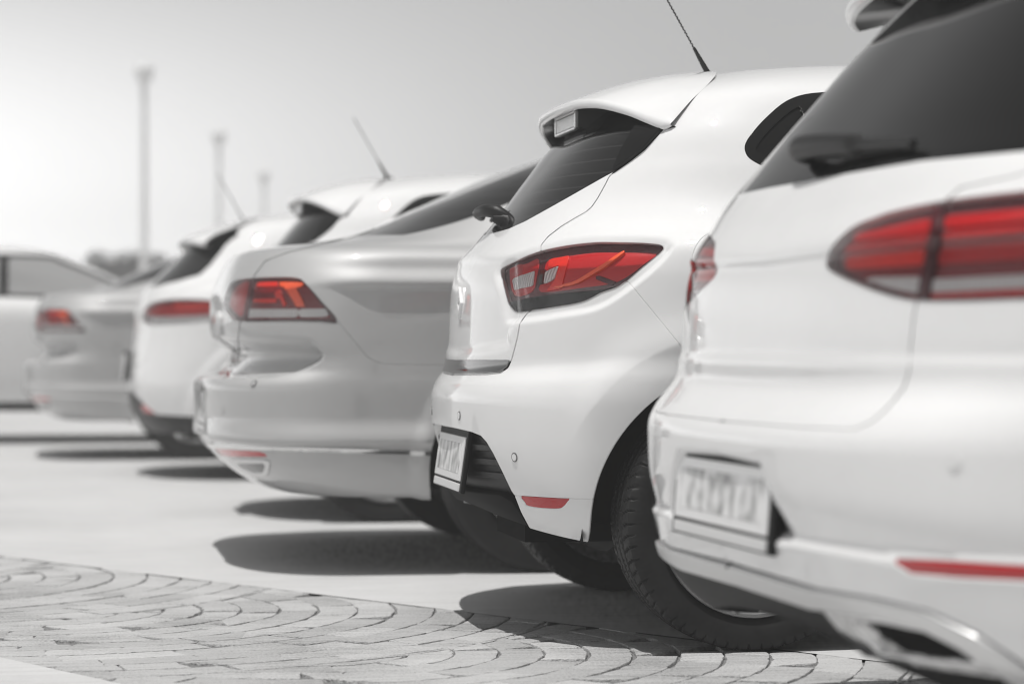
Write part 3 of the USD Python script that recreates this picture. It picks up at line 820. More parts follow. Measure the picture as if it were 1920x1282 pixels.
    obj('underbody', trimesh.util.concatenate([trimesh.Trimesh(ub.V, ub.F, process=False), box(0.14, 0.5, -0.45, -0.05, 0.235, 0.30)]), M_MATTE, car, smooth=False)
    for x in (WX, WX + 2.589):
        m = wheel_well(x, WR, 0.385, -0.70, -0.50)
        obj('wheel_well', m, M_MATTE, car); m2 = m.copy(); m2.vertices = m2.vertices * [1, -1, 1]; m2.invert(); obj('wheel_well', m2, M_MATTE, car)
    for s_ in (-1, 1):
        wheel(car, WX, 0.838, WR, 0.224, 0.205, s_, fine=True)
        wheel(car, WX + 2.589, 0.838, WR, 0.224, 0.205, s_)
    return car, c
# ------------------------------------------------------------------ the estate in the foreground
def arches(c, P, xs, zc, r, cutoff=0.45):
    for x in xs:
        _, P = cut(P, np.maximum(np.hypot(P.V[:, 0] - x, P.V[:, 2] - zc) - r, P.V[:, 1] + cutoff))
    return P

def chassis(c, car, xs, R, r, wy, rr, wd, fine=False, dz=0.02, skin=0.034, spokes=5):
    core = c.inner(skin)
    for x in xs:
        _, core = cut(core, np.maximum(np.hypot(core.V[:, 0] - x, core.V[:, 2] - R) - r - 0.025, core.V[:, 1] + 0.40))
    core = cut(core, 0.32 - core.V[:, 2])[0]
    obj('inner_skin', both(core), M_MATTE, car)
    ub = both(c.bottom(dz))
    obj('underbody', trimesh.Trimesh(ub.V, ub.F, process=False), M_MATTE, car, smooth=False)
    for k, x in enumerate(xs):
        m = wheel_well(x, R, r + 0.012, -wy + 0.14, -0.50)
        obj('wheel_well', m, M_MATTE, car); m2 = m.copy(); m2.vertices = m2.vertices * [1, -1, 1]; m2.invert(); obj('wheel_well', m2, M_MATTE, car)
        for s_ in (-1, 1):
            wheel(car, x, wy, R, rr, wd, s_, fine=fine and k == 0, spokes=spokes)

XZ = lambda P: np.stack([P.V[:, 0], P.V[:, 2]], 1)
YZ = lambda P: np.stack([P.V[:, 1], P.V[:, 2]], 1)
NOSEAM = lambda V: V[:, 1] < -0.004

def glaze(car, body, side_poly, posts, shield, ymax=-0.3, m_side=None):
    """cuts the side windows and the windscreen out of a body shell; returns the remaining body"""
    qs = spline(side_poly, 5, True)
    W, body = cut(body, np.where(body.V[:, 1] > ymax, 1.0, sdpoly(XZ(body), qs)))
    g = sdpoly(XZ(W), qs) + 0.022
    for x in posts:
        g = np.maximum(g, 0.03 - np.abs(W.V[:, 0] - x))
    pane, frame = cut(W, g)
    wind, body = cut(body, np.where((body.V[:, 0] > shield[0][0] - 0.4) & (body.V[:, 1] > -0.62), sdpoly(XZ(body), shield), 1.0))
    for q in (pane, mirror(pane)):
        obj('side_window', q.offset(-0.004), m_side or M_GLASS, car)
    fr_ = lip(frame.offset(0.001), 0.01)
    for q in (fr_, mirror(fr_)):
        obj('window_frame', q, M_BLACKGLOSS, car)
    if len(wind.F):
        obj('windscreen', both(wind), M_GLASS, car)
    return body

def sensors(c, host, P, pts, m_disc, size=1.0, m_ring=None):
    for tx, ty in pts:
        k = np.argmin(np.hypot(*(c.px(P.V) - [tx, ty]).T) + 1e3 * (P.V[:, 0] > 0.7))
        p, n = P.V[k], P.N[k]
        M = trimesh.geometry.align_vectors([0, 0, 1], n)
        ring = trimesh.creation.annulus(0.0090 * size, 0.0115 * size, 0.002, sections=28); disc = trimesh.creation.cylinder(0.0086 * size, 0.003, sections=28)
        for sgn in (1, -1):
            for m, ma in ((ring, m_ring or M_DARKCHROME), (disc, m_disc)):
                q = m.copy(); q.apply_transform(M); q.apply_translation(p + n * 0.0008)
                if sgn < 0:
                    q.vertices = q.vertices * [1, -1, 1]; q.invert()
                obj('parking_sensor', q, ma, host)

def build_estate(loc, rot, label, group):
    c = Car(loc, rot)
    WX, R = 1.03, 0.316
    c.shell([
        (0.262, 0.130, 0.800, 0.40, 3.0, 0.175, 4.40, 0.7, 0.18),
        (0.300, 0.080, 0.850, 0.41, 3.0, 0.225, 4.45, 0.7, 0.22),
        (0.335, 0.050, 0.868, 0.42, 3.0, 0.270, 4.50, 0.7, 0.26),
        (0.400, 0.025, 0.882, 0.44, 3.0, 0.380, 4.55, 0.7, 0.36),
        (0.500, 0.002, 0.892, 0.45, 3.0, 0.480, 4.56, 0.7, 0.46),
        (0.565, 0.000, 0.896, 0.46, 3.0, 0.575, 4.56, 0.7, 0.54),
        (0.595, 0.016, 0.898, 0.46, 3.0, 0.620, 4.55, 0.7, 0.58),
        (0.640, 0.060, 0.899, 0.46, 3.1, 0.670, 4.52, 0.7, 0.62),
        (0.660, 0.074, 0.900, 0.45, 3.1, 0.695, 4.50, 0.7, 0.65),
        (0.720, 0.076, 0.900, 0.44, 3.1, 0.740, 4.45, 0.8, 0.70),
        (0.820, 0.084, 0.900, 0.44, 3.1, 0.830, 4.30, 0.8, 0.77),
        (0.900, 0.108, 0.898, 0.44, 3.1, 0.900, 4.10, 0.9, 0.83),
        (0.960, 0.136, 0.890, 0.44, 3.0, 0.955, 3.90, 0.9, 0.89),
        (1.000, 0.160, 0.868, 0.44, 3.0, 1.000, 3.60, 0.9, 0.95),
        (1.050, 0.200, 0.835, 0.44, 3.0, 1.050, 3.30, 0.8, 1.01),
        (1.150, 0.282, 0.790, 0.44, 3.0, 1.150, 3.10, 0.8, 1.12),
        (1.300, 0.412, 0.712, 0.42, 3.0, 1.300, 2.80, 0.7, 1.28),
        (1.400, 0.510, 0.645, 0.42, 3.0, 1.402, 2.60, 0.6, 1.38),
        (1.452, 0.640, 0.520, 0.42, 2.8, 1.456, 2.40, 0.6, 1.45),
        (1.475, 0.800, 0.330, 0.40, 2.5, 1.478, 2.20, 0.5, 1.46),
        (1.486, 1.050, 0.160, 0.40, 2.4, 1.489, 2.00, 0.4, 1.47),
        (1.492, 1.350, 0.012, 0.20, 2.2, 1.493, 1.80, 0.2, 1.475),
    ], du=0.008, dv=0.008, x_mid=1.8)
    px = c.px(c.V)
    V = c.V
    side = smooth01((-V[:, 1] - 0.72) / 0.08)
    d = np.zeros(len(V))
    for x in (WX, WX + 2.62):
        rr = np.hypot(V[:, 0] - x, V[:, 2] - R)
        d += side * (0.010 * smooth01((0.46 - rr) / 0.06))
    # recess of the number plate, crease under the lamps, step of the lower bumper
    rec = sdpoly(px, [(700, 836), (1250, 838), (1335, 846), (1424, 866), (1450, 935), (1496, 1012), (1400, 1012), (1240, 990), (700, 960)])
    d -= 0.048 * smooth01(-rec / 22.0) * (V[:, 0] < 0.6)
    rearf = V[:, 0] < 0.9
    lowl = sdpoly(px, [(600, 960), (1240, 984), (1495, 1012), (1660, 1040), (1920, 1056), (2300, 1075), (2300, 1700), (600, 1700)])
    d += 0.012 * smooth01((6 - lowl) / 12.0) * rearf * smooth01((0.75 - V[:, 0]) / 0.2)
    cz = V[:, 2] - (0.868 + 0.02 * np.abs(V[:, 1]))
    d += rearf * 0.008 * np.where(cz > 0, 1 - smooth01(cz / 0.07), 1 - smooth01(-cz / 0.018)) * smooth01((0.88 + V[:, 1]) / 0.15)
    cz = V[:, 2] - 0.690
    d += rearf * 0.006 * np.where(cz > 0, 1 - smooth01(cz / 0.02), 1 - smooth01(-cz / 0.05))
    c.push(d)
    P = c.patch()
    car = thing('parked_estate_car', label, 'car', (*loc, 0), rot, group)
    P = arches(c, P, (WX, WX + 2.62), R, 0.372)
    lamp = spline([(1549, 492), (1553, 476), (1565, 455), (1600, 424), (1640, 407), (1679, 394), (1779, 374), (1920, 357), (1985, 354), (2003, 372), (2000, 470), (1990, 550), (1965, 562),
                   (1920, 561), (1800, 565), (1714, 563), (1654, 550), (1590, 525), (1555, 506)], 4, True)
    L, P = cut(P, np.where((P.V[:, 1] > -0.15) | (P.V[:, 0] > 0.9), 60.0, sdpoly(c.px(P.V), lamp)))
    tg = [(500, -300), (2100, -300), (2075, 240), (2010, 290), (1900, 330), (1800, 352), (1770, 380), (1754, 409), (1735, 490), (1719, 559), (1712, 600), (1708, 640), (1703, 700), (1694, 728), (1660, 768), (1632, 792),
          (1600, 805), (1500, 801), (1340, 788), (1312, 779), (500, 765)]
    f = np.where(P.V[:, 0] > 1.25, 60.0, sdpoly(c.px(P.V), tg))
    T, _ = cut(P, f + 2.6)
    _, B = cut(P, f - 2.6)
    gl = [(500, 380), (1372, 374), (1400, 367), (1490, 345), (1580, 327), (1729, 302), (1920, 284), (1985, 277), (2015, 255), (1990, 100), (1940, -150), (1900, -400), (500, -400)]
    G, T = cut(T, sdpoly(c.px(T.V), gl))
    tail = obj('tailgate', both(lip(T, 0.014, NOSEAM)), M_WHITE, car)
    obj('rear_window', both(lip(G.offset(-0.002), 0.006, NOSEAM)), M_GLASS, tail)
    body = glaze(car, B, [(0.52, 1.08), (0.60, 1.24), (0.74, 1.365), (1.0, 1.39), (2.3, 1.40), (2.75, 1.33), (3.25, 1.05), (3.2, 1.00), (2.0, 1.03), (0.9, 1.045), (0.60, 1.05)], (1.05, 1.95), [(2.72, 1.38), (3.25, 1.05), (3.6, 1.05), (3.2, 1.42)])
    low = [(500, 760), (1312, 782), (1500, 803), (1600, 806), (1660, 772), (1700, 735), (1800, 738), (2080, 740), (2260, 700), (2400, 700), (2400, 1800), (500, 1800)]
    f = np.where(body.V[:, 0] > 1.0, 60.0, sdpoly(c.px(body.V), low))
    bump, body = cut(body, f)
    bod = obj('body', both(lip(body, 0.012, NOSEAM)), M_WHITE, car)
    trim = [(500, 940), (1240, 1016), (1255, 1024), (1400, 1069), (1530, 1108), (1640, 1126), (1740, 1149), (1830, 1191), (1915, 1248), (2000, 1310), (2010, 1340), (1990, 1345), (1900, 1272),
            (1815, 1214), (1730, 1172), (1640, 1150), (1525, 1134), (1400, 1094), (1255, 1047), (1240, 1038), (500, 960)]
    black = [(500, 930), (1240, 1008), (1255, 1016), (1400, 1061), (1531, 1100), (1641, 1118), (1742, 1141), (1834, 1184), (1921, 1242), (2008, 1304), (2050, 1340), (2200, 1600), (2200, 2000), (500, 2000)]
    TR, rest = cut(bump, sdpoly(c.px(bump.V), trim))
    BL, rest = cut(rest, sdpoly(c.px(rest.V), black))
    RFp = [(1657, 1041), (1780, 1047), (1920, 1055), (2060, 1062), (2085, 1075), (2060, 1098), (1920, 1093), (1800, 1087), (1706, 1079), (1680, 1062)]
    RF, rest = cut(rest, np.where(rest.V[:, 1] > -0.2, 50.0, sdpoly(c.px(rest.V), RFp)))
    bm = obj('bumper', both(lip(rest, 0.022, NOSEAM, roll=0.003)), M_WHITE, car)
    q = lip(RF.offset(-0.003), 0.012)
    obj('reflector', q, M_REFLECTOR, car); obj('reflector', mirror(q), M_REFLECTOR, car)
    ring = [(1545, 1133), (1640, 1138), (1751, 1160), (1850, 1213), (1908, 1266), (1740, 1242), (1626, 1222), (1588, 1185)]
    inn = [(1597, 1157), (1660, 1162), (1740, 1179), (1800, 1209), (1848, 1241), (1740, 1233), (1657, 1222), (1625, 1190)]
    EX, BL = cut(BL, np.where(BL.V[:, 1] > -0.2, 50.0, sdpoly(c.px(BL.V), ring)))
    hole, EX = cut(EX, sdpoly(c.px(EX.V), inn))
    df = obj('diffuser', both(lip(BL.offset(-0.001), 0.02, NOSEAM)), M_VALANCE, car)
    obj('chrome_trim', both(lip(TR.offset(0.010), 0.03, NOSEAM, roll=0.004)), M_SATIN, df)
    q = lip(EX.offset(0.008), 0.050, roll=0.003); obj('exhaust_trim', q, M_CHROME, df)
    obj('diffuser_blank', mirror(join(EX, hole)).offset(-0.001), M_VALANCE, df)
    obj('exhaust_opening', hole.offset(-0.022), M_MATTE, df)
    sensors(c, bm, rest, [(1788, 870)], M_WHITE, 1.0, M_WHITE)
    # lamps: dark surround, red bars, clear strip
    g = lambda poly: (lambda Q: sdpoly(c.px(Q.V), poly))
    gap = [(1748, 380), (1762, 380), (1728, 575), (1712, 575)]
    bars_l = [[(1600, 432), (1742, 402), (1736, 425), (1586, 448)], [(1580, 455), (1735, 432), (1730, 458), (1572, 474)], [(1572, 482), (1728, 466), (1724, 490), (1580, 500)]]
    bars_r = [[(1765, 398), (2050, 372), (2050, 392), (1762, 420)], [(1761, 430), (2050, 405), (2050, 425), (1757, 452)], [(1755, 464), (1905, 452), (2050, 442), (2050, 470), (1750, 490)]]
    clear_l = [(1600, 519), (1712, 517), (1710, 548), (1660, 538)]
    clear_r = [(1738, 522), (1904, 514), (2050, 510), (2050, 530), (1735, 545)]
    bot_r = [(1732, 549), (2050, 534), (2045, 550), (1732, 558)]
    segs = [('lamp_gap', g(gap), M_REDD, 0.011)]
    segs += [('bright_segment', g(b), M_REDB if k == 2 else M_RED, 0.005) for k, b in enumerate(bars_l + bars_r)]
    segs += [('reversing_segment', g(clear_l), M_CLEARLAMP, 0.003), ('reversing_segment', g(clear_r), M_CLEARLAMP, 0.003), ('red_segment', g(bot_r), M_RED, 0.003)]
    redl = spline([(1562, 490), (1578, 454), (1606, 430), (1744, 400), (1716, 552), (1660, 542), (1592, 517)], 3, True)
    redr = [(1768, 392), (2060, 366), (2045, 548), (1732, 558)]
    segs += [('red_segment', g(redl), M_REDM, 0.0), ('red_segment', g(redr), M_REDM, 0.0)]
    lamp_unit(car, L, segs, M_REDD)
    spoiler(car, np.array([0, 0.3, 0.5, 0.58, 0.63]), [0.415, 0.422, 0.440, 0.460, 0.485], [1.412, 1.407, 1.392, 1.382, 1.370], [0.80, 0.78, 0.72, 0.66, 0.58], [1.482, 1.474, 1.452, 1.430, 1.408], 0.63, 0.012, 0.016, M_WHITE, M_BLACKGLOSS)
    # rear wiper with its motor cover
    w = obj('wiper', tube(spline([(0.190, 0.06, 1.045), (0.165, 0.03, 1.058), (0.162, -0.05, 1.058), (0.168, -0.16, 1.052), (0.180, -0.28, 1.043), (0.190, -0.43, 1.034)], 8),
                          np.concatenate([np.linspace(0.012, 0.022, 9), np.linspace(0.022, 0.018, 20), np.linspace(0.012, 0.007, 12)]), 12), M_PLASTIC, car)
    obj('wiper_blade', tube([(0.205, 0.10, 1.040), (0.190, -0.15, 1.035), (0.205, -0.40, 1.028)], 0.008, 8), M_RUBBER, w)
    plate(car, 0.019, 0.468, tilt=0.08, seed=11, h=0.108)
    for s_ in (-1, 1):
        obj('roof_rail', tube(spline([(0.85, s_ * 0.53, 1.435), (0.95, s_ * 0.54, 1.475), (1.5, s_ * 0.55, 1.492), (2.3, s_ * 0.54, 1.475), (2.4, s_ * 0.53, 1.44)], 6), 0.012, 8), M_SATIN, car)
    chassis(c, car, (WX, WX + 2.62), R, 0.372, 0.872, 0.220, 0.205)
    return car, c

# ------------------------------------------------------------------ the silver saloon
def build_saloon(loc, rot, label, group):
    c = Car(loc, rot)
    WX, R = 1.055, 0.330
    c.shell([
        (0.250, 0.200, 0.840, 0.42, 2.9, 0.240, 4.60, 0.7, 0.22),
        (0.330, 0.075, 0.888, 0.44, 2.9, 0.310, 4.70, 0.7, 0.28),
        (0.385, 0.030, 0.904, 0.46, 2.9, 0.380, 4.74, 0.7, 0.36),
        (0.420, 0.012, 0.908, 0.46, 2.9, 0.420, 4.75, 0.7, 0.40),
        (0.500, 0.002, 0.910, 0.47, 2.9, 0.500, 4.76, 0.7, 0.46),
        (0.590, 0.000, 0.913, 0.47, 2.9, 0.588, 4.76, 0.7, 0.54),
        (0.604, 0.012, 0.913, 0.47, 2.9, 0.603, 4.76, 0.7, 0.56),
        (0.622, 0.060, 0.912, 0.46, 3.1, 0.625, 4.75, 0.7, 0.58),
        (0.640, 0.092, 0.912, 0.46, 3.2, 0.645, 4.74, 0.7, 0.60),
        (0.660, 0.096, 0.912, 0.46, 3.2, 0.670, 4.73, 0.7, 0.62),
        (0.715, 0.072, 0.914, 0.46, 3.1, 0.725, 4.70, 0.8, 0.67),
        (0.785, 0.055, 0.915, 0.46, 3.0, 0.800, 4.62, 0.8, 0.72),
        (0.870, 0.060, 0.914, 0.47, 3.0, 0.880, 4.50, 0.9, 0.78),
        (0.930, 0.078, 0.908, 0.48, 2.9, 0.930, 4.35, 0.9, 0.82),
        (1.000, 0.112, 0.893, 0.50, 2.8, 0.990, 4.10, 0.9, 0.88),
        (1.024, 0.136, 0.866, 0.50, 2.8, 1.014, 3.90, 0.9, 0.92),
        (1.036, 0.200, 0.830, 0.50, 2.8, 1.030, 3.70, 0.9, 0.95),
        (1.062, 0.410, 0.790, 0.50, 2.8, 1.062, 3.50, 0.8, 1.00),
        (1.095, 0.535, 0.755, 0.52, 2.8, 1.100, 3.40, 0.8, 1.04),
        (1.200, 0.785, 0.700, 0.55, 2.8, 1.200, 3.20, 0.7, 1.18),
        (1.300, 1.015, 0.650, 0.55, 2.8, 1.300, 2.95, 0.6, 1.29),
        (1.370, 1.215, 0.590, 0.50, 2.8, 1.372, 2.75, 0.6, 1.37),
        (1.415, 1.390, 0.480, 0.45, 2.7, 1.418, 2.60, 0.5, 1.415),
        (1.437, 1.560, 0.320, 0.40, 2.5, 1.440, 2.45, 0.4, 1.44),
        (1.450, 1.820, 0.150, 0.30, 2.4, 1.452, 2.35, 0.3, 1.45),
        (1.456, 2.000, 0.012, 0.10, 2.2, 1.456, 2.25, 0.1, 1.456),
    ], du=0.010, dv=0.009, x_mid=1.9)
    V = c.V
    px = c.px(V)
    side = smooth01((-V[:, 1] - 0.74) / 0.08)
    d = np.zeros(len(V))
    for x in (WX, WX + 2.79):
        rr = np.hypot(V[:, 0] - x, V[:, 2] - R)
        d += side * 0.010 * smooth01((0.45 - rr) / 0.05)
    cz = V[:, 2] - 0.905
    d += side * 0.018 * np.where(cz > 0, 1 - smooth01(cz / 0.06), 1 - smooth01(-cz / 0.016)) * smooth01((V[:, 0] - 0.25) / 0.25)
    cz = V[:, 2] - 0.415
    near = smooth01((V[:, 0] + 0.02) / 0.06) * smooth01((0.75 - V[:, 0]) / 0.12)
    d += near * 0.020 * np.where(cz > 0, 1 - smooth01(cz / 0.075), 1 - smooth01(-cz / 0.015))
    rp = sdpoly(px, spline([(240, 634), (443, 635), (570, 636), (590, 649), (604, 670), (575, 690), (515, 707), (415, 713), (240, 716)], 5, True))
    yy = px[:, 1]
    prof = np.where(yy < 671, np.clip((yy - 634) / 37.0, 0, 1), 1 - np.clip((yy - 671) / 38.0, 0, 1))
    d -= 0.042 * prof * smooth01(-rp / 5.0) * (V[:, 0] < 0.9)
    pr = sdpoly(YZ(c.patch()), [(0.4, 0.405), (-0.27, 0.405), (-0.31, 0.44), (-0.31, 0.56), (-0.27, 0.592), (0.4, 0.592)])
    d -= 0.050 * smooth01(-pr / 0.030) * (V[:, 0] < 0.3)
    c.push(d)
    P = c.patch()
    car = thing('parked_saloon', label, 'car', (*loc, 0), rot, group)
    P = arches(c, P, (WX, WX + 2.79), R, 0.385)
    lamp = spline([(419, 566), (423, 551), (430, 535), (440, 526), (472, 521), (526, 519), (558, 521), (572, 530), (600, 562), (634, 603), (600, 603), (540, 602), (449, 602), (432, 592), (421, 579)], 3, True)
    L, P = cut(P, np.where((P.V[:, 1] > -0.15) | (P.V[:, 0] > 1.0), 60.0, sdpoly(c.px(P.V), lamp)))
    tg = [(100, 200), (760, 200), (700, 430), (654, 447), (600, 458), (540, 473), (497, 489), (475, 519), (460, 560), (451, 596), (446, 636), (449, 668), (441, 681), (425, 687), (396, 688), (100, 690)]
    f = np.where((P.V[:, 0] > 0.75), 60.0, sdpoly(c.px(P.V), tg))
    T, _ = cut(P, f + 1.2)
    _, B = cut(P, f - 1.2)
    gl, B = cut(B, np.where((B.V[:, 0] > 1.75) | (B.V[:, 2] < 1.0), 1.0, np.maximum(sdpoly(XZ(B), [(0.495, 1.070), (1.365, 1.425), (1.615, 1.425), (1.215, 1.20), (1.035, 1.05)]), -B.V[:, 1] - (0.70 - 0.42 * (B.V[:, 2] - 1.08)))))
    boot = obj('boot_lid', both(lip(T, 0.014, NOSEAM)), M_SILVER, car)
    obj('rear_window', both(lip(gl.offset(-0.002), 0.006, NOSEAM)), M_REARGLASS, car)
    body = glaze(car, B, [(1.05, 1.10), (1.38, 1.26), (1.62, 1.35), (1.9, 1.385), (2.5, 1.375), (2.75, 1.32), (3.35, 1.05), (3.3, 1.00), (2.0, 1.02), (1.2, 1.06)], (2.05,), [(2.80, 1.36), (3.35, 1.05), (3.7, 1.05), (3.2, 1.43)], -0.55)
    low = [(100, 560), (440, 560), (600, 585), (633, 602), (689, 669), (700, 676), (719, 682), (834, 684.5), (1000, 690), (1000, 1300), (100, 1300)]
    f = np.where(body.V[:, 0] > 0.95, 60.0, sdpoly(c.px(body.V), low))
    bump, bq = cut(body, f + 0.9)
    _, body = cut(body, f - 0.9)
    obj('body', both(lip(body, 0.012, NOSEAM)), M_SILVER, car)
    st = [(100, 815), (380, 830), (402, 831.5), (600, 839), (808, 846), (960, 852), (960, 860), (808, 854), (600, 846.5), (402, 838.5), (380, 837), (100, 823)]
    CH, bump = cut(bump, sdpoly(c.px(bump.V), st))
    RF, bump = cut(bump, np.where(bump.V[:, 1] > -0.3, 50.0, sdpoly(c.px(bump.V), [(392, 840), (486, 846), (497, 850), (503, 857), (429, 857), (400, 850)])))
    rec = spline([(347, 722), (362, 718), (378, 730), (388, 765), (386, 805), (376, 818), (300, 815), (300, 722)], 4, True)
    bm = obj('bumper', both(lip(bump, 0.02, NOSEAM)), M_SILVER, car)
    obj('chrome_strip', both(lip(CH.offset(0.004), 0.02, NOSEAM)), M_CHROME, bm)
    q = lip(RF.offset(-0.002), 0.012); obj('reflector', q, M_REFLECTOR, car); obj('reflector', mirror(q), M_REFLECTOR, car)
    EX, _ = cut(bump, np.where(bump.V[:, 1] > -0.3, 50.0, sdpoly(c.px(bump.V), spline([(432, 862), (500, 862), (506, 872), (500, 890), (478, 890), (450, 880)], 3, True))))
    if len(EX.F):
        h, fr_ = cut(EX, sdpoly(c.px(EX.V), [(444, 867), (496, 867), (499, 874), (494, 885), (478, 885), (456, 876)]))
        for q, ma, o in ((fr_, M_SATIN, 0.004), (h, M_DARKCHROME, 0.002)):
            q = lip(q.offset(o), 0.006); obj('exhaust_trim', q, ma, bm); obj('exhaust_trim', mirror(q), ma, bm)
    sensors(c, bm, bump, [(476, 721)], M_SILVER)
    g = lambda poly: (lambda Q: sdpoly(c.px(Q.V), poly))
    segs = [('lamp_gap', g([(466, 515), (473, 515), (457, 606), (449, 606)]), M_REDD, 0.008),
            ('light_guide', g([(520, 526), (566, 527), (568, 534), (550, 536), (570, 574), (553, 574), (530, 536), (520, 532)]), M_GUIDE, 0.006),
            ('bright_segment', g([(510, 548), (519, 540), (534, 574), (528, 574), (519, 556), (514, 560)]), M_REDB, 0.005),
            ('bright_segment', g([(470, 560), (512, 559), (514, 566), (467, 566)]), M_REDB, 0.004),
            ('bright_segment', g([(478, 526), (516, 525), (516, 533), (476, 534)]), M_REDB, 0.004),
            ('reversing_segment', g([(453, 579), (555, 579), (556, 594), (451, 594)]), M_CLEARLAMP, 0.003),
            ('white_segment', g([(555, 579), (609, 579), (617, 593), (560, 594)]), M_PLATEPLAIN, 0.004),
            ('red_segment', g(spline([(424, 566), (430, 545), (440, 532), (463, 526), (449, 590), (436, 586), (426, 576)], 2, True)), M_RED, 0.002),
            ('red_segment', g([(474, 525), (560, 525), (572, 534), (622, 598), (453, 598)]), M_REDM, 0.0)]
    lamp_unit(car, L, segs, M_REDD)
    # number plate in its recess
    plate(car, 0.034, 0.502, tilt=0.10, seed=5, h=0.105)
    obj('shark_fin_aerial', trimesh.convex.convex_hull(np.array([(1.75, 0, 1.505), (1.78, 0.006, 1.50), (1.78, -0.006, 1.50), (1.72, 0.03, 1.44), (1.72, -0.03, 1.44), (1.92, 0.02, 1.448), (1.92, -0.02, 1.448)])), M_SILVER, car)
    chassis(c, car, (WX, WX + 2.79), R, 0.385, 0.885, 0.222, 0.215, fine=False)
    return car, c

# ------------------------------------------------------------------ the white hatchback further along (almond lamps, black lower bumper)
def build_crossover(loc, rot, label, group):
    c = Car(loc, rot)
    WX, R = 0.74, 0.318
    c.shell([
        (0.235, 0.120, 0.810, 0.45, 2.7, 0.230, 4.10, 0.7, 0.22),
        (0.300, 0.050, 0.850, 0.47, 2.7, 0.300, 4.18, 0.7, 0.28),
        (0.400, 0.012, 0.875, 0.50, 2.6, 0.400, 4.22, 0.7, 0.38),
        (0.500, 0.000, 0.888, 0.52, 2.6, 0.500, 4.23, 0.7, 0.48),
        (0.580, 0.004, 0.894, 0.54, 2.6, 0.590, 4.23, 0.7, 0.55),
        (0.640, 0.016, 0.897, 0.54, 2.6, 0.660, 4.21, 0.7, 0.60),
        (0.760, 0.034, 0.900, 0.55, 2.6, 0.770, 4.12, 0.8, 0.70),
        (0.880, 0.045, 0.898, 0.55, 2.6, 0.885, 3.95, 0.9, 0.80),
        (0.950, 0.066, 0.890, 0.55, 2.5, 0.955, 3.70, 0.9, 0.88),
        (1.005, 0.092, 0.862, 0.55, 2.5, 1.010, 3.40, 0.9, 0.96),
        (1.050, 0.130, 0.815, 0.52, 2.5, 1.055, 3.15, 0.8, 1.02),
        (1.150, 0.235, 0.750, 0.50, 2.6, 1.150, 2.95, 0.7, 1.13),
        (1.260, 0.345, 0.690, 0.48, 2.8, 1.260, 2.70, 0.7, 1.25),
        (1.345, 0.470, 0.625, 0.45, 2.8, 1.348, 2.50, 0.6, 1.34),
        (1.400, 0.640, 0.500, 0.45, 2.6, 1.405, 2.30, 0.6, 1.40),
        (1.430, 0.850, 0.320, 0.40, 2.5, 1.433, 2.10, 0.5, 1.43),
        (1.445, 1.050, 0.150, 0.40, 2.4, 1.447, 1.90, 0.4, 1.445),
        (1.450, 1.300, 0.012, 0.20, 2.2, 1.452, 1.70, 0.2, 1.45),
    ], du=0.014, dv=0.012, x_mid=1.7)
    V = c.V
    side = smooth01((-V[:, 1] - 0.72) / 0.08)
    d = np.zeros(len(V))
    for x in (WX, WX + 2.6):
        rr = np.hypot(V[:, 0] - x, V[:, 2] - R)
        d += side * 0.014 * smooth01((0.48 - rr) / 0.06)
    c.push(d)
    P = c.patch()
    car = thing('parked_compact_car', label, 'car', (*loc, 0), rot, group)
    P = arches(c, P, (WX, WX + 2.6), R, 0.378)
    lamp = spline([(267, 592), (272, 578), (284, 568), (310, 562), (350, 560), (400, 563), (440, 570), (446, 580), (420, 596), (370, 604), (310, 608), (280, 608), (269, 602)], 3, True)
    L, P = cut(P, np.where((P.V[:, 1] > -0.2) | (P.V[:, 0] > 0.9), 60.0, sdpoly(c.px(P.V), lamp)))
    gl = lambda Q: np.where(Q.V[:, 0] > 0.75, 1.0, np.maximum(sdpoly(YZ(Q), [(0.5, 1.012), (-0.45, 1.022), (-0.62, 1.045), (-0.70, 1.075), (-0.60, 1.30), (-0.50, 1.36), (0.5, 1.36)]), -0.0005 * np.ones(len(Q.V))))
    G, P = cut(P, gl(P))
    tgp = [(0.5, 0.60), (-0.48, 0.60), (-0.57, 0.64), (-0.62, 0.80), (-0.68, 0.95), (-0.80, 1.06), (-0.62, 1.36), (-0.5, 1.42), (0.5, 1.42)]
    f = np.where(P.V[:, 0] > 0.62, 0.5, sdpoly(YZ(P), tgp))
    T, _ = cut(P, f + 0.003)
    _, B = cut(P, f - 0.003)
    tail = obj('tailgate', both(lip(T, 0.012, NOSEAM)), M_WHITE, car)
    obj('rear_window', both(lip(G.offset(-0.002), 0.006, NOSEAM)), M_REARGLASS, tail)
    body = glaze(car, B, [(0.60, 1.09), (0.74, 1.22), (0.92, 1.32), (1.1, 1.345), (2.2, 1.36), (2.45, 1.31), (3.05, 1.06), (3.0, 1.02), (1.8, 1.05), (0.8, 1.06)], (1.22, 2.0), [(2.5, 1.34), (3.1, 1.06), (3.4, 1.06), (3.0, 1.42)], m_side=M_HAZEDSIDE)
    lowb = [(0.5, 0.455), (-0.35, 0.455), (-0.50, 0.42), (-0.66, 0.345), (-0.95, 0.335), (-0.95, 0.0), (0.5, 0.0)]
    blk, body = cut(body, np.where(body.V[:, 0] > 0.9, np.maximum(body.V[:, 2] - 0.30, -5), sdpoly(YZ(body), lowb)))
    RF, blk = cut(blk, np.where(blk.V[:, 0] > 0.5, 1.0, sdpoly(YZ(blk), [(-0.50, 0.355), (-0.50, 0.395), (-0.64, 0.385), (-0.64, 0.345)])))
    obj('body', both(lip(body, 0.015, NOSEAM)), M_WHITE, car)
    obj('lower_bumper', both(lip(blk.offset(-0.004), 0.015, NOSEAM)), M_PLASTIC, car)
    for q in (RF, mirror(RF)):
        if len(q.F):
            obj('reflector', q, M_REFLECTOR, car)
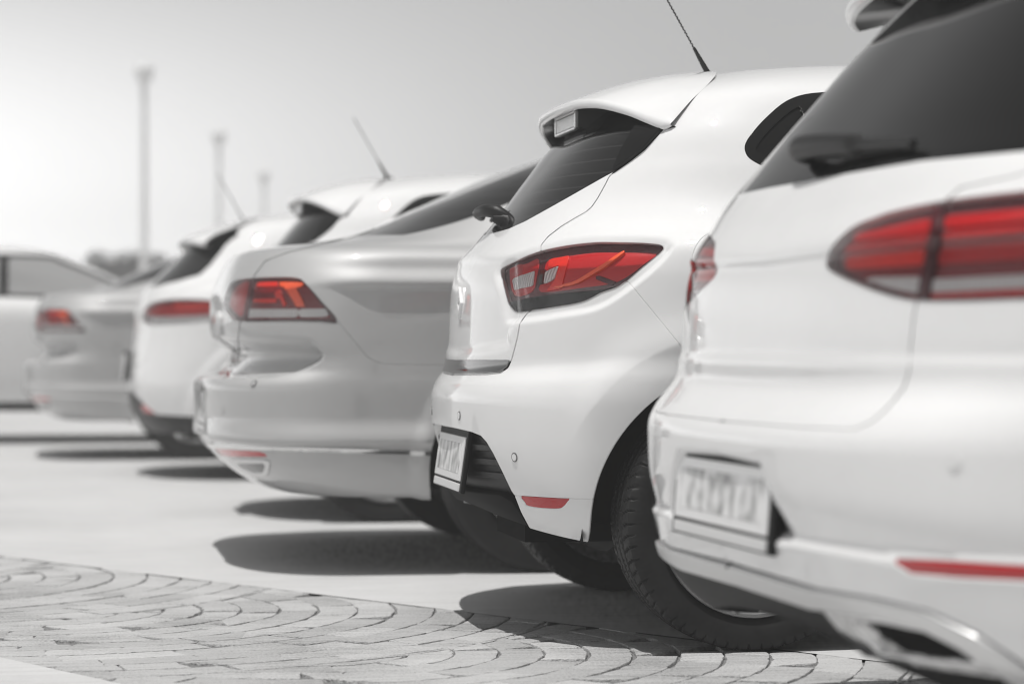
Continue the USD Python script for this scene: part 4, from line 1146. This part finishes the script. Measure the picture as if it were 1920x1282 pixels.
    g = lambda poly: (lambda Q: sdpoly(c.px(Q.V), poly))
    segs = [('reversing_segment', g([(276, 594), (420, 590), (415, 596), (370, 603), (310, 606), (282, 606)]), M_CLEARLAMP, 0.003),
            ('bright_segment', g([(318, 566), (395, 566), (385, 580), (330, 580)]), M_REDB, 0.004),
            ('red_segment', g(spline([(272, 590), (278, 577), (300, 568), (400, 568), (436, 577), (400, 592)], 2, True)), M_RED, 0.0)]
    lamp_unit(car, L, segs, M_REDD)
    spoiler(car, np.array([0, 0.3, 0.5, 0.58, 0.64]), [0.300, 0.306, 0.330, 0.36, 0.40], [1.300, 1.296, 1.282, 1.272, 1.262], [0.72, 0.70, 0.62, 0.55, 0.46], [1.418, 1.408, 1.372, 1.338, 1.302], 0.64, 0.012, 0.018, M_WHITE, M_BLACKGLOSS)
    plate(car, -0.010, 0.60, tilt=0.12, seed=8)
    obj('aerial', tube([(0.66, 0, 1.395), (0.63, 0, 1.425), (0.50, 0, 1.66)], [0.010, 0.004, 0.002], 8), M_PLASTIC, car)
    chassis(c, car, (WX, WX + 2.6), R, 0.378, 0.868, 0.215, 0.205)
    return car, c
build_estate((1.105, 4.22), 2.5, 'white estate car nearest the camera, filling the right edge with its rear window', None)
hatch, _c = build_hatch((1.0, 6.63), 0.0, 'sharply focused white hatchback with wraparound red lamp beside the estate', None)
sal, _ = build_saloon((0.48, 8.78), 0.0, 'silver saloon left of the sharp white hatchback, long boot and lamp in view', None)
dup(hatch, 'white hatchback behind the silver saloon, only roof, spoiler and aerial showing', (0.71, 11.05, 0))
cr, _ = build_crossover((0.40, 14.3), 0.0, 'white compact car with almond lamps and black lower bumper, left of the silver saloon', None)
dup(sal, 'faded silver saloon at the left edge, beyond the compact car', (-0.19, 16.75, 0))
dup(cr, 'palest white car at the left edge, only its roof and side windows showing', (-2.35, 19.4, 0))
# ------------------------------------------------------------------ ground: smooth concrete with a band of stamped fan paving, laid stone by stone
M_CONC = mat('concrete', {
    'g': ('geometry', {}), 'n1': ('noise_texture', {'scale': 0.8, 'detail': 8.0, 'roughness': 0.68}), 'm': ('mapping', {'scale': (2.0, 14.0, 2.0), 'rotation': (0, 0, 1.0)}),
    'n2': ('noise_texture', {'scale': 2.0, 'detail': 5.0}), 'n3': ('noise_texture', {'scale': 90.0, 'detail': 4.0}),
    'mx': ('mix_float', {'fac': 0.45}), 'mx2': ('mix_float', {'fac': 0.18}), 'r': ('rgb_ramp', {'ramp': [(0.36, (0.40,) * 3), (0.5, (0.49,) * 3), (0.64, (0.55,) * 3)]}),
    'b': ('bump', {'strength': 0.6, 'distance': 0.008}), 'p': ('principled_bsdf', {'roughness': 0.72, 'specular_ior_level': 0.35})},
    [('g.position', 'n1.vector'), ('g.position', 'm.vector'), ('m.vector', 'n2.vector'), ('g.position', 'n3.vector'), ('n1.fac', 'mx.a'), ('n2.fac', 'mx.b'), ('mx.result', 'mx2.a'), ('n3.fac', 'mx2.b'),
     ('mx2.result', 'r.fac'), ('r.color', 'p.base_color'), ('mx2.result', 'b.height'), ('b.normal', 'p.normal')])
def stone_mat(name, base, ang):
    return mat(name, {
        'g': ('geometry', {}), 'm': ('mapping', {'scale': (5.0, 55.0, 5.0), 'rotation': (0, 0, ang)}), 'n1': ('noise_texture', {'scale': 1.0, 'detail': 6.0, 'roughness': 0.65, 'distortion': 0.6}),
        'n2': ('noise_texture', {'scale': 2.6, 'detail': 5.0}), 'n3': ('noise_texture', {'scale': 140.0, 'detail': 3.0}),
        'mx': ('mix_float', {'fac': 0.45}), 'mx2': ('mix_float', {'fac': 0.34}), 'r': ('rgb_ramp', {'ramp': [(0.37, (base * 0.52,) * 3), (0.49, (base * 0.97,) * 3), (0.62, (base * 1.18,) * 3)]}),
        'b': ('bump', {'strength': 1.0, 'distance': 0.016}), 'p': ('principled_bsdf', {'roughness': 0.7, 'specular_ior_level': 0.35})},
        [('g.position', 'm.vector'), ('m.vector', 'n1.vector'), ('g.position', 'n2.vector'), ('g.position', 'n3.vector'), ('n1.fac', 'mx.a'), ('n2.fac', 'mx.b'), ('mx.result', 'mx2.a'), ('n3.fac', 'mx2.b'),
         ('mx2.result', 'r.fac'), ('r.color', 'p.base_color'), ('mx2.result', 'b.height'), ('b.normal', 'p.normal')])
M_STONES = [stone_mat(f'stamped_stone_{w}', b, a) for w, b, a in (('pale', 0.46, -0.25), ('mid', 0.385, -0.10), ('grey', 0.42, -0.4))]
M_BED = simple('joint_bed', 0.16, 0.95)

E1 = np.array([0.520, -0.854])
def along(p, d, t):
    d = np.array(d) / np.hypot(*d); return np.array(p) + d * t
L1 = [along((-0.178, 8.86), (0.527, -0.85), t) for t in np.linspace(-9, 8, 30)]
L2 = [along((-0.12, 6.02), (0.455, -0.890), t) for t in np.linspace(-12, 6, 30)]
band = sg.Polygon(np.vstack([L1, L2[::-1]])).buffer(0)
G = 150.0
outer = sg.Polygon([(-G, -G), (G, -G), (G, G), (-G, G)]).difference(band)
gv, gf = trimesh.creation.triangulate_polygon(outer, engine='earcut')
gm = usdkit.mesh(stage, '/World/ground', (np.column_stack([gv, np.zeros(len(gv))]), gf), M_CONC)
tag(gm, kind='structure')
bv, bf = trimesh.creation.triangulate_polygon(band.buffer(0.3), engine='earcut')
paving = UsdGeom.Xform.Define(stage, '/World/paving')
tag(paving, kind='structure')
obj('joint_bed', (np.column_stack([bv, np.full(len(bv), -0.008)]), bf), M_BED, paving, smooth=False)

def stone_mesh(poly, r):
    """one stamped stone: worn edge, slightly uneven top"""
    poly = poly.simplify(0.002)
    if poly.geom_type == 'MultiPolygon':
        poly = max(poly.geoms, key=lambda a: a.area)
    if poly.area < 8e-5 or poly.geom_type != 'Polygon':
        return None
    p = np.array(poly.exterior.segmentize(0.035).coords)[:-1]
    jit = (meshkit.fbm(np.column_stack([p * 34, np.zeros(len(p))]), 2, 5) - 0.5)[:, None] * 0.016
    c = p.mean(0)
    p = p + (c - p) / np.maximum(np.hypot(*(c - p).T)[:, None], 1e-6) * jit
    q = sg.Polygon(p).buffer(0)
    if q.geom_type == 'MultiPolygon':
        q = max(q.geoms, key=lambda a: a.area)
    if q.geom_type != 'Polygon' or q.area < 8e-5:
        return None
    q = shapely.geometry.polygon.orient(q)
    p = np.array(q.exterior.coords)[:-1]
    k = len(p)
    c = p.mean(0)
    dirn = (c - p) / np.maximum(np.hypot(*(c - p).T)[:, None], 1e-6)
    tx, ty, h = r.normal(0, 0.004), r.normal(0, 0.004), r.normal(0, 0.0008)
    def ring(inset, z):
        s = p + dirn * inset
        return np.column_stack([s, z + h + (s - c) @ [tx, ty]])
    rings = [ring(0, -0.014), ring(0.0, -0.0055), ring(0.0022, -0.0016), ring(0.008, -0.0003)]
    V = np.vstack(rings + [[[*c, h]]])
    F = []
    for a in range(3):
        for i in range(k):
            j = (i + 1) % k
            F += [[a * k + i, a * k + j, (a + 1) * k + j], [a * k + i, (a + 1) * k + j, (a + 1) * k + i]]
    F += [[3 * k + i, 3 * k + (i + 1) % k, 4 * k] for i in range(k)]
    return trimesh.Trimesh(V, F, process=False)

srng = np.random.default_rng(21)
c0 = np.array([-0.06, 7.02]); RF_, SP_, DR = 1.42, 1.22, 0.105
a0 = math.atan2(E1[1], E1[0])
stones, covered = [], None
for k in range(-4, 5):
    ck = c0 + E1 * SP_ * k
    disc = sg.Point(*ck).buffer(RF_, 96)
    region = disc.intersection(band)
    if covered is not None:
        region = region.difference(covered)
    covered = disc if covered is None else covered.union(disc)
    if region.is_empty:
        continue
    region = region.buffer(-0.0008)
    shapely.prepare(region)
    r0 = 0.04
    for row in range(14):
        ri, ro = r0 + row * DR, r0 + (row + 1) * DR
        t = -math.pi * 0.95 + srng.uniform(0, 0.3)
        while t < math.pi * 0.95:
            ln = srng.uniform(0.14, 0.30) if srng.random() < 0.85 else srng.uniform(0.08, 0.14)
            dt = ln / max((ri + ro) / 2, 0.08)
            skew0, skew1 = srng.normal(0, 0.05 / max(ro, 0.3), 2)
            ts = np.linspace(a0 + t, a0 + t + dt, 6)
            g_ = 0.0016 if srng.random() < 0.6 else 0.0034
            inner_ = [(ck[0] + (ri + g_) * math.cos(x), ck[1] + (ri + g_) * math.sin(x)) for x in ts]
            outer_ = [(ck[0] + (ro - g_) * math.cos(x + (skew0 if i == 0 else 0)), ck[1] + (ro - g_) * math.sin(x + (skew0 if i == 0 else 0))) for i, x in enumerate(ts)]
            poly = sg.Polygon(inner_ + outer_[::-1]).buffer(0)
            t += dt + 0.003 / max((ri + ro) / 2, 0.08)
            if not poly.intersects(region):
                continue
            poly = poly.intersection(region).buffer(-0.0005)
            for q in getattr(poly, 'geoms', [poly]):
                m = stone_mesh(q, srng)
                if m is not None:
                    stones.append(m)
def seen(m):
    p = m.vertices[-1]
    lat, dep = p[0] * CA - p[1] * SA, p[0] * SA + p[1] * CA
    if dep < 0.5:
        return 1e6 + dep
    u, v = 960 + FPX * lat / dep, 641 + FPX * CAM_H / dep
    return dep if (-80 < u < 2000 and v < 1340) else 1000 + abs(dep - 6)
stones.sort(key=seen)
for m in stones[:295]:
    obj('paving_stone', m, M_STONES[int(srng.integers(3))], paving, smooth=40)
rest_ = [m for m in stones[295:] if np.hypot(*m.vertices[-1][:2]) < 14]
tag(obj('outer_stones', trimesh.util.concatenate(rest_), M_STONES[1], paving, smooth=40), kind='stuff')

# ------------------------------------------------------------------ far things: lamp posts, trees, a minibus
def at_px(px_, d):
    lat = (px_ - 960) / FPX * d
    return np.array([d * SA + lat * CA, d * CA - lat * SA])
M_POST = simple('post_haze_grey', 0.72, 0.5)  # grey lightened so the distant posts look faded by haze
M_LEAF = mat('leaves', {'o': ('geometry', {}), 'r': ('rgb_ramp', {'ramp': [(0.0, (0.08,) * 3), (1.0, (0.12,) * 3)]}), 'p': ('principled_bsdf', {'roughness': 0.6}), 't': ('translucent_bsdf', {'color': (0.08, 0.08, 0.08)}), 'm': ('mix_closure', {'fac': 0.3})},
             [('o.random_per_island', 'r.fac'), ('r.color', 'p.base_color'), ('p.BSDF', 'm.closure1'), ('t.BSDF', 'm.closure2')], surface='m.closure')
M_BARK = simple('bark', 0.10, 0.9)
def lamp_post(px_, d, h, label, group=None):
    p = at_px(px_, d)
    t = thing('lamp_post', label, 'lamp post', (*p, 0), 0, group)
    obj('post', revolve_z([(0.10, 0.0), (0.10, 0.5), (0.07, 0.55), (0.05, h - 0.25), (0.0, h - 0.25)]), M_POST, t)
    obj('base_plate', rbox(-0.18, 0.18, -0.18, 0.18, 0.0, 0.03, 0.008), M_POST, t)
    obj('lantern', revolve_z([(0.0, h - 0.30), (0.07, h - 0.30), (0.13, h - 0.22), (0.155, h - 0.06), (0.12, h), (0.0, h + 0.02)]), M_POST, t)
def revolve_z(prof):
    m = revolve(prof, 24); v = m.vertices.copy()
    m.vertices = np.column_stack([v[:, 0], v[:, 2], v[:, 1]]); m.invert(); return m
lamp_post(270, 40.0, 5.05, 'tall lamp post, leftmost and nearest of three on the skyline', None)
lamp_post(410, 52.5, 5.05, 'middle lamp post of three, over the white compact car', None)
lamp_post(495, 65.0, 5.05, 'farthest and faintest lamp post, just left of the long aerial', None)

def tree(px_, d, w, h, label, seed):
    r = np.random.default_rng(seed)
    p = at_px(px_, d)
    t = thing('tree', label, 'tree', (*p, 0), 0)
    limbs = [tube([(0, 0, 0), (0.05, 0.02, h * 0.25), (0.0, 0.1, h * 0.5)], [0.16, 0.11, 0.07], 8)]
    cl = []
    for k in range(11):
        a, e = r.uniform(0, 2 * math.pi), r.uniform(0.15, 1.0)
        q = np.array([math.cos(a) * w * 0.36 * r.uniform(0.3, 1), math.sin(a) * w * 0.36 * r.uniform(0.3, 1), h * (0.40 + 0.42 * e)])
        limbs.append(tube([(0, 0.05, h * 0.3), q * [0.5, 0.5, 0.8], q], [0.06, 0.04, 0.015], 6)); cl.append(q)
    obj('trunk', trimesh.util.concatenate(limbs), M_BARK, t)
    V, F = [], []
    n = 2600
    for k in range(n):
        q = cl[r.integers(len(cl))]
        v = r.normal(size=3); v /= np.linalg.norm(v)
        c = q + v * r.uniform(0.2, 1.0) ** 0.5 * np.array([w * 0.20, w * 0.20, h * 0.17])
        a = r.normal(size=3); a /= np.linalg.norm(a); b = np.cross(a, r.normal(size=3)); b /= np.linalg.norm(b)
        s_ = r.uniform(0.05, 0.11)
        V += [c - a * s_, c + b * s_ * 0.5, c + a * s_, c - b * s_ * 0.5]; i = 4 * k; F += [[i, i + 1, i + 2], [i, i + 2, i + 3]]
    obj('crown', trimesh.Trimesh(V, F, process=False), M_LEAF, t, smooth=False)
tree(205, 58, 2.3, 2.9, 'hazy dark tree left of the nearest lamp post', 3)
tree(262, 61, 2.2, 3.0, 'hazy dark tree at the foot of the nearest lamp post', 4)
tree(318, 66, 2.0, 2.9, 'rightmost hazy tree, against the roof of the compact car', 5)

# ------------------------------------------------------------------ haze
HAZE = 0.0062
mh = usdkit.material(stage, '/World/Looks/haze_air', {'v': ('principled_volume', {'color': (1.0, 1.0, 1.0), 'density': HAZE, 'anisotropy': 0.0})}, [], volume='v.volume')
hz = trimesh.creation.box(extents=[2 * G + 8, 2 * G + 8, 9.0]); hz.apply_translation([0, 0, 3.5])
hm = usdkit.mesh(stage, '/World/haze', hz, mh)
tag(hm, kind='stuff')
